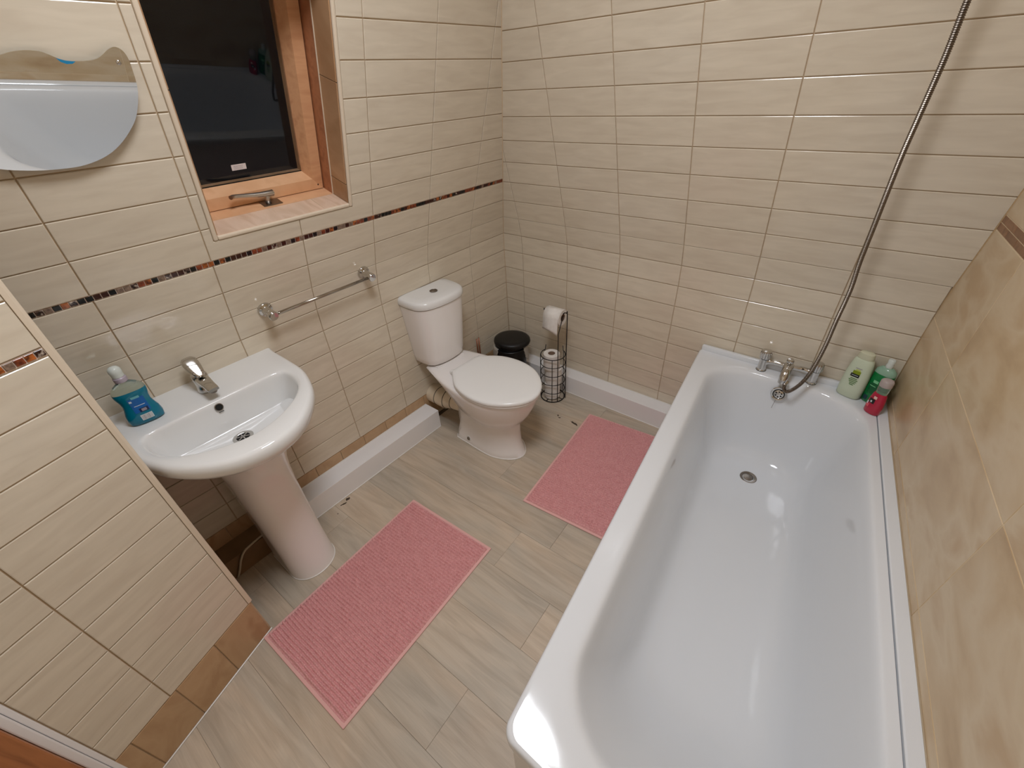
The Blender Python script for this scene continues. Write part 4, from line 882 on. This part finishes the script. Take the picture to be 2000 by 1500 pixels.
bm = bmesh.new(); lathe(bm, [(0.0195, 0.7765), (0.0195, 0.7795), (0.017, 0.781), (0.0155, 0.7795)], 28, Matrix.Translation((0.092, 0.002, 0))); fb_ = obj('flush_button', fixn(bm), M_steel, wc); autosmooth(fb_)
bm = bmesh.new(); lathe(bm, [(0.0, 0.7805), (0.0148, 0.7800), (0.015, 0.7785)], 24, Matrix.Translation((0.092, 0.002, 0)), cap=False); obj('button_cap', fixn(bm), M_steel, fb_, smooth=True)
bm = bmesh.new(); box(bm, 0.02, 0.150, -0.09, 0.09, 0.3985, 0.4045, 0.002); obj('coupling', fixn(bm), M_pan, wc)
bm = bmesh.new(); lathe(bm, [(0.010, 0), (0.010, 0.003), (0.007, 0.006), (0.001, 0.0065)], 18, axis_mat((0.336, -0.1055, 0.034), (0.05, -1, 0.25))); sc_ = obj('screw_cover', fixn(bm), M_steel, wc); autosmooth(sc_)
bm = bmesh.new(); lathe(bm, [(0.015, -0.004), (0.0155, 0.0), (0.0135, 0.002), (0.010, 0.002)], 18, axis_mat((0.336, -0.1045, 0.034), (0.05, -1, 0.25))); obj('screw_boss', fixn(bm), M_white, sc_, smooth=True)
# soil pipe
so = thing('soil_pipe', (0, -0.700, 0.16), label='cream soil pipe connector between the wall and the toilet', cat='pipe')
bm = bmesh.new(); lathe(bm, [(0.054, 0.002), (0.054, 0.125)], 36, axis_mat((0, 0, 0), (1, 0, 0))); autosmooth(obj('pipe', fixn(bm), M_soil, so))
bm = bmesh.new(); lathe(bm, [(0.051, 0.120), (0.0585, 0.124), (0.0585, 0.128), (0.050, 0.170), (0.048, 0.238)], 36, axis_mat((0, 0, 0), (1, 0.04, 0.07))); autosmooth(obj('connector', fixn(bm), M_soil, so), 25)
for xx, r in ((0.062, 0.0545), (0.129, 0.0592), (0.176, 0.0505)):
    bm = bmesh.new(); tube(bm, [Vector((xx, (0.04 * xx if xx > 0.1 else 0) + r * math.cos(2 * PI * i / 36), (0.07 * xx if xx > 0.1 else 0) + r * math.sin(2 * PI * i / 36))) for i in range(36)], 0.0016, 6, True); obj('seal_ring', bm, M_rubber, so)
# copper pipes
cp = thing('copper_pipe', (0.035, -0.335, 0.115), label='pair of short copper pipes standing behind the toilet', cat='pipe')
for yy in (-0.008, 0.010):
    bm = bmesh.new(); tube(bm, [(0.0, yy, 0.0005), (0.0, yy, 0.232)], 0.0042, 10); obj('pipe', fixn(bm), M_copper, cp, smooth=True)
bm = bmesh.new(); box(bm, -0.008, 0.008, -0.016, 0.018, 0.10, 0.112, 0.003); obj('clip', fixn(bm), M_plastic, cp)

# ------------------------------------------------------------------ pedal bin
bn = thing('pedal_bin', (0.182, -0.208, 0), label='small black round bin with a clear liner, in the back corner', cat='bin')
bm = bmesh.new(); lathe(bm, [(0.082, 0), (0.084, 0.004), (0.089, 0.10), (0.095, 0.285), (0.093, 0.287)], 40); autosmooth(obj('body', fixn(bm), M_black, bn))
bm = bmesh.new(); T = Matrix.Rotation(math.radians(-3), 4, 'X'); lathe(bm, [(0.100, 0.303), (0.1075, 0.306), (0.110, 0.313), (0.108, 0.324), (0.102, 0.331), (0.08, 0.336), (0.03, 0.338), (0.001, 0.3385)], 44, T); autosmooth(obj('lid', fixn(bm), M_black, bn), 50)
bm = bmesh.new(); lathe(bm, [(0.084, 0.288), (0.084, 0.304)], 32); obj('rim', fixn(bm), M_black, bn)
random.seed(2)
for a0, a1 in ((-2, 88), (180, 262)):
    bm = bmesh.new(); gr = []
    for i in range(31):
        t = math.radians(a0 + (a1 - a0) * i / 30); f_ = math.sin(PI * i / 30); col = []
        for r, z in ((0.092, 0.297), (0.099, 0.299), (0.102, 0.28), (0.106, 0.245), (0.106, 0.215), (0.108, 0.185)):
            rr = r + 0.004 * math.sin(i * 1.9 + z * 70) + random.uniform(-0.001, 0.001); zz = 0.299 - (0.299 - z) * (0.25 + 0.75 * f_ ** 0.6)
            col.append(bm.verts.new((rr * math.cos(t), rr * math.sin(t), zz)))
        gr.append(col)
    for u, v in zip(gr, gr[1:]):
        for k in range(5): bm.faces.new((u[k], v[k], v[k + 1], u[k + 1]))
    obj('liner', bm, M_bag, bn, smooth=True)
# ------------------------------------------------------------------ toilet roll stand
rs = thing('toilet_roll_stand', (0.462, -0.168, 0), label='black wire toilet roll stand between the toilet and the bath', cat='roll holder')
def arc(r, z, a0, a1, n=40): return [Vector((r * math.cos(a0 + (a1 - a0) * i / n), r * math.sin(a0 + (a1 - a0) * i / n), z)) for i in range(n + 1)]
RS = 0.070; RW_ = 0.0021
bm = bmesh.new(); tube(bm, arc(RS, 0.0045, 0, 2 * PI)[:-1], 0.0032, 8, True); obj('base_ring', fixn(bm), M_wire, rs, smooth=True)
bm = bmesh.new(); tube(bm, [(-RS, 0, 0.006), (RS, 0, 0.006)], 0.002, 6); tube(bm, [(0, -RS, 0.006), (0, RS, 0.006)], 0.002, 6); tube(bm, [Vector((0.026 * math.cos(t), 0.026 * math.sin(t), 0.008)) for t in [2 * PI * i / 24 for i in range(24)]], 0.002, 6, True); obj('base_cross', fixn(bm), M_wire, rs)
g0, g1 = math.radians(70), math.radians(160)       # opening at the back left
for i, z in enumerate((0.065, 0.125, 0.185, 0.245)):
    bm = bmesh.new(); tube(bm, arc(RS, z, math.radians(160), math.radians(430)), RW_, 8); obj('hoop', fixn(bm), M_wire, rs, smooth=True)
bm = bmesh.new(); tube(bm, [Vector((RS * math.cos(math.radians(160)), RS * math.sin(math.radians(160)), 0.330))] + arc(RS, 0.300, math.radians(163), math.radians(427)) + [Vector((RS * math.cos(math.radians(430)), RS * math.sin(math.radians(430)), 0.330))], 0.0026, 8); obj('top_hoop', fixn(bm), M_wire, rs, smooth=True)
for a in (165, 215, 300, 425):
    t = math.radians(a); x, y = (RS + 0.002) * math.cos(t), (RS + 0.002) * math.sin(t)
    bm = bmesh.new(); tube(bm, [(x, y, 0.003), (x, y, 0.300)], RW_, 8); obj('upright', fixn(bm), M_wire, rs, smooth=True)
bm = bmesh.new(); tube(bm, catmull([(0.074, 0.022, 0.003), (0.074, 0.022, 0.3), (0.074, 0.022, 0.555), (0.070, 0.020, 0.566), (0.060, 0.018, 0.567), (0.050, 0.014, 0.560), (0.0, 0.012, 0.556), (-0.062, 0.010, 0.557), (-0.066, 0.010, 0.565)], 8), 0.0028, 8); obj('arm', fixn(bm), M_wire, rs, smooth=True)
bm = bmesh.new(); tube(bm, [(0.058, -0.038, 0.003), (0.058, -0.038, 0.46), (0.055, 0.01, 0.548)], 0.0024, 8); obj('stay', fixn(bm), M_wire, rs, smooth=True)
def roll(name, loc, d, label, r=0.050, L_=0.098, sheet=False):
    o = thing(name, loc, label=label, cat='toilet roll'); T = axis_mat((0, 0, 0), d)
    bm = bmesh.new(); lathe(bm, [(0.0205, 0.001), (r - 0.002, 0.0), (r, 0.002), (r, L_ - 0.002), (r - 0.002, L_), (0.0205, L_ - 0.001)], 40, T, cap=False); autosmooth(obj('paper', fixn(bm), M_paper, o))
    bm = bmesh.new(); lathe(bm, [(0.0206, 0.0015), (0.0206, L_ - 0.0015), (0.0192, L_ - 0.0015), (0.0192, 0.0015), (0.0206, 0.0015)], 28, T, cap=False); obj('tube', fixn(bm), M_card, o, smooth=True)
    return o, T
RG = 'rolls stored in the wire stand'
for k, (lb_, rr_) in enumerate((('lowest of the three white toilet rolls in the wire stand', 0.046), ('middle of the three white toilet rolls in the wire stand', 0.050), ('topmost of the three white toilet rolls in the wire stand', 0.047))):
    roll('toilet_roll', (0.462 - (0.006 if k == 2 else 0.0) , -0.168 + (0.004 if k == 1 else -0.006), 0.0105 + 0.0995 * k), (0.0, 0.0, 1), lb_, r=rr_)
o, T = roll('toilet_roll', (0.5155, -0.156, 0.5385), (-1, -0.02, 0), 'white toilet roll hanging on the arm of the wire stand', r=0.045, L_=0.100)
bm = bmesh.new(); sh = []
for x in (-0.002, -0.05, -0.098):
    c = []
    for a in range(9):
        t = math.radians(90 + a * 12); c.append(Vector((x, 0.0462 * math.cos(t) * 1, 0.0462 * math.sin(t))))
    c = [Vector((x, -0.0465 * math.sin(math.radians(i * 11)), 0.0465 * math.cos(math.radians(i * 11)))) for i in range(9)]
    for j in range(1, 6): c.append(Vector((x, -0.0468 - 0.0012 * j, -0.0145 * j * (1.0 + (0.22 if x > -0.01 else 0.0 if x > -0.06 else -0.1)))))
    sh.append(c)
vr = [[bm.verts.new(p) for p in c] for c in sh]
for a, b in zip(vr, vr[1:]):
    for i in range(len(a) - 1): bm.faces.new((a[i], a[i + 1], b[i + 1], b[i]))
sheet = obj('loose_sheet', bm, M_paper, o, smooth=True); sd = sheet.modifiers.new('t', 'SOLIDIFY'); sd.thickness = 0.0006

# ------------------------------------------------------------------ bottles on the bath corner
def bottle(name, loc, rz, label, parts):
    o = thing(name, loc, rz, label, 'bottle'); o.scale = (0.93, 0.93, 0.95)
    for pn_, mat, secs in parts:
        bm = bmesh.new(); loft(bm, [ell(a, b, z, p) for a, b, z, p in secs]); autosmooth(obj(pn_, fixn(bm), mat, o), 50)
    return o
M_sh = plain('pale_green_plastic', (216, 226, 200), 0.22, trans=0.12); M_shc = plain('pale_green_cap', (214, 214, 186), 0.3, trans=0.1)
b1 = bottle('shampoo_bottle', (1.783, -0.0520, 0.5065), math.radians(-108), 'pale green shampoo bottle with a black and lime label', [
    ('body', M_sh, [(0.0235, 0.040, 0.0, 0.75), (0.0265, 0.0435, 0.004, 0.75), (0.027, 0.0445, 0.04, 0.75), (0.026, 0.043, 0.10, 0.78), (0.0235, 0.038, 0.145, 0.8), (0.021, 0.033, 0.170, 0.82), (0.018, 0.028, 0.176, 0.85)]),
    ('cap', M_shc, [(0.0185, 0.0285, 0.1765, 0.85), (0.019, 0.029, 0.179, 0.85), (0.018, 0.0255, 0.200, 0.85), (0.012, 0.018, 0.204, 0.9)])])
def sprof(z):
    Z = [(0.0, 0.0235, 0.040), (0.004, 0.0265, 0.0435), (0.04, 0.027, 0.0445), (0.10, 0.026, 0.043), (0.145, 0.0235, 0.038), (0.17, 0.021, 0.033)]
    for (z0, a0, c0), (z1, a1, c1) in zip(Z, Z[1:]):
        if z <= z1: t = (z - z0) / (z1 - z0); return a0 + (a1 - a0) * t, c0 + (c1 - c0) * t
    return Z[-1][1:]
M_lime = plain('lime_print', (132, 150, 20), 0.4); M_lk = plain('black_print', (20, 22, 18), 0.35); M_lg = plain('green_print', (96, 132, 74), 0.4); M_lw = bpy.data.materials['label_white']
lb = decal('label', b1, M_lk, -0.017, 0.014, 0.098, 0.112, 0, 0, p=0.77, out=0.0006, bprof=sprof)
decal('label_leaf', lb, M_lime, -0.013, 0.014, 0.112, 0.126, 0, 0, p=0.77, out=0.0008, bprof=sprof); decal('label_leaf', lb, plain('pale_lime', (186, 196, 100), 0.4), -0.006, 0.010, 0.126, 0.133, 0, 0, p=0.77, out=0.0008, bprof=sprof)
decal('label_line', lb, M_lw, -0.013, 0.010, 0.1045, 0.1062, 0, 0, p=0.77, out=0.0010, bprof=sprof)
for i, (a, c) in enumerate(((-0.012, 0.012), (-0.016, 0.016), (-0.013, 0.014), (-0.009, 0.012), (-0.007, 0.008))): decal('label_print', lb, M_lg, a, c, 0.0885 - 0.007 * i, 0.0925 - 0.007 * i, 0, 0, p=0.77, out=0.0006, bprof=sprof)
decal('label_print', lb, M_ink, -0.010, 0.013, 0.136, 0.1385, 0, 0, p=0.77, out=0.0006, bprof=sprof)
M_gr = plain('green_gel', (20, 150, 76), 0.08, trans=0.35, ior=1.35, coat=0.3); M_gc = plain('frosted_green_shoulder', (176, 214, 190), 0.2, trans=0.4)
b2 = bottle('shower_gel_bottle', (1.8560, -0.0570, 0.5065), math.radians(-118), 'bright green shower gel bottle between the other two bath bottles', [
    ('body', M_gr, [(0.020, 0.033, 0.0, 0.85), (0.0235, 0.0365, 0.004, 0.85), (0.0245, 0.038, 0.06, 0.85), (0.0235, 0.0375, 0.10, 0.85), (0.0225, 0.036, 0.135, 0.85)]),
    ('shoulder', M_gc, [(0.0225, 0.036, 0.1355, 0.85), (0.021, 0.034, 0.150, 0.88), (0.016, 0.022, 0.161, 0.92), (0.012, 0.013, 0.164, 0.98)]),
    ('cap', M_pump, [(0.012, 0.012, 0.1645, 1), (0.0125, 0.0125, 0.176, 1), (0.0105, 0.0105, 0.180, 1), (0.0105, 0.0125, 0.196, 1), (0.008, 0.010, 0.199, 1)])])
lb = decal('label', b2, plain('dark_green_label', (14, 96, 50), 0.3), -0.022, 0.022, 0.045, 0.092, 0.0238, 0.0376, p=0.85, out=0.0008)
decal('label_mark', lb, plain('mint_print', (130, 206, 150), 0.4), -0.014, 0.004, 0.094, 0.106, 0.0236, 0.0376, p=0.85, out=0.0012); decal('label_line', lb, bpy.data.materials['mint_print'], -0.020, 0.002, 0.078, 0.081, 0.0238, 0.0376, p=0.85, out=0.0012)
decal('label_panel', lb, plain('navy_print', (30, 60, 70), 0.4), -0.024, -0.008, 0.012, 0.032, 0.0235, 0.037, p=0.85, out=0.0010)
M_pk = plain('pink_gel', (206, 44, 74), 0.1, trans=0.25, ior=1.35, coat=0.3); M_pkl = plain('pink_print', (226, 90, 104), 0.4)
b3 = bottle('body_wash_bottle', (1.8640, -0.1300, 0.5065), math.radians(-125), 'small pinkish red body wash bottle with a clear domed cap', [
    ('body', M_pk, [(0.017, 0.026, 0.0, 0.9), (0.0195, 0.029, 0.004, 0.9), (0.020, 0.0295, 0.035, 0.9), (0.0185, 0.027, 0.065, 0.9), (0.0165, 0.0235, 0.085, 0.92), (0.0145, 0.020, 0.092, 0.95)]),
    ('neck', M_clear, [(0.014, 0.0195, 0.0925, 0.95), (0.015, 0.020, 0.100, 0.95), (0.0175, 0.0205, 0.118, 1), (0.018, 0.0205, 0.124, 1)]),
    ('cap', plain('frosted_clear_cap', (216, 200, 196), 0.25, trans=0.4), [(0.019, 0.021, 0.1245, 1), (0.0205, 0.0215, 0.128, 1), (0.0205, 0.0215, 0.146, 1), (0.017, 0.018, 0.152, 1), (0.008, 0.008, 0.154, 1)])])
lb = decal('label', b3, M_lk, -0.018, 0.004, 0.046, 0.066, 0.019, 0.028, p=0.9, out=0.0009)
decal('label_mark', lb, M_lw, -0.011, -0.005, 0.050, 0.058, 0.019, 0.028, p=0.9, out=0.0013); decal('label_flower', lb, plain('pale_pink', (236, 196, 184), 0.4), -0.006, 0.006, 0.068, 0.080, 0.018, 0.027, p=0.9, out=0.0012)
decal('label_print', lb, M_pkl, -0.022, -0.010, 0.026, 0.040, 0.0195, 0.029, p=0.9, out=0.0009); decal('label_stripe', lb, M_lw, -0.023, -0.017, 0.036, 0.050, 0.0195, 0.0290, p=0.9, out=0.0012)

# ------------------------------------------------------------------ bath mats
def bath_mat(loc, rz, W_, L_, label, seed):
    o = thing('bath_mat', loc, rz, label, 'mat', 'pink chenille bath mats'); random.seed(seed)
    bm = bmesh.new(); box(bm, -W_ / 2, W_ / 2, -L_ / 2, L_ / 2, 0.0006, 0.006, 0.0022); obj('hem', fixn(bm), M_hem, o, smooth=False)
    m = 0.010; nx = int((W_ - 2 * m) / 0.0030); ny = int((L_ - 2 * m) / 0.00235); vs_ = []; fs = []
    jit = [random.uniform(-1, 1) for _ in range(4096)]
    pr, pc_ = 0.0122, 0.0098
    def h(x, y):
        r = y / pr + 0.08 * math.sin(x * 31 + 1.3 * math.sin(y * 9)) ; ri = math.floor(r); fr_ = r - ri
        c = x / pc_ + 0.5 * (ri % 2) + 0.3 * jit[(ri * 7) % 4096]; ci = math.floor(c); fc = c - ci
        j = jit[(ri * 131 + ci * 17) % 4096]; j2 = jit[(ri * 57 + ci * 211 + 9) % 4096]
        e = min(1, min(x + W_ / 2 - m, W_ / 2 - m - x, y + L_ / 2 - m, L_ / 2 - m - y) / 0.006)
        return 0.005 + max(0.0, e) * (0.0150 + 0.0035 * j) * (max(0.0, math.sin(PI * fr_)) ** 1.0) * (0.30 + 0.70 * max(0.0, math.sin(PI * min(1, max(0, fc + 0.12 * j2)))) ** 0.5) + 0.0006
    for i in range(ny + 1):
        y = -L_ / 2 + m + (L_ - 2 * m) * i / ny
        for k in range(nx + 1):
            x = -W_ / 2 + m + (W_ - 2 * m) * k / nx; vs_.append((x, y, h(x, y)))
    for i in range(ny):
        for k in range(nx): a = i * (nx + 1) + k; fs.append((a, a + 1, a + nx + 2, a + nx + 1))
    t = obj('chenille_tufts', pymesh('tufts', vs_, fs), M_mat, o, smooth=True); t['kind'] = 'stuff'
    return o
bath_mat((0.6313, -1.5683, 0.0), math.radians(3.0), 0.4635, 0.737, 'pink chenille bath mat in front of the basin pedestal', 1)
bath_mat((0.9885, -0.535, 0.0), math.radians(5.2), 0.445, 0.722, 'pink chenille bath mat between the toilet and the bath', 2)

# ------------------------------------------------------------------ cable on the lower skirting
cbx = bmesh.new(); tube(cbx, catmull([(0.075, -1.66, 0.104), (0.082, -1.70, 0.1045), (0.088, -1.75, 0.105), (0.096, -1.80, 0.106), (0.104, -1.835, 0.104), (0.108, -1.86, 0.08), (0.106, -1.88, 0.04), (0.104, -1.90, 0.005)], 8), 0.0042, 8)
tag(obj('cable', fixn(cbx), M_cable, smooth=True), 'pale cable lying on the brown skirting left of the basin pedestal', 'cable')
cbx = bmesh.new(); tube(cbx, catmull([(0.075, -1.665, 0.1035), (0.084, -1.72, 0.1035), (0.090, -1.78, 0.1035), (0.0965, -1.828, 0.1035)], 8), 0.0028, 8)
tag(obj('cable', fixn(cbx), M_cable, smooth=True), 'thinner inner strand beside the pale cable, left of the basin pedestal', 'cable')
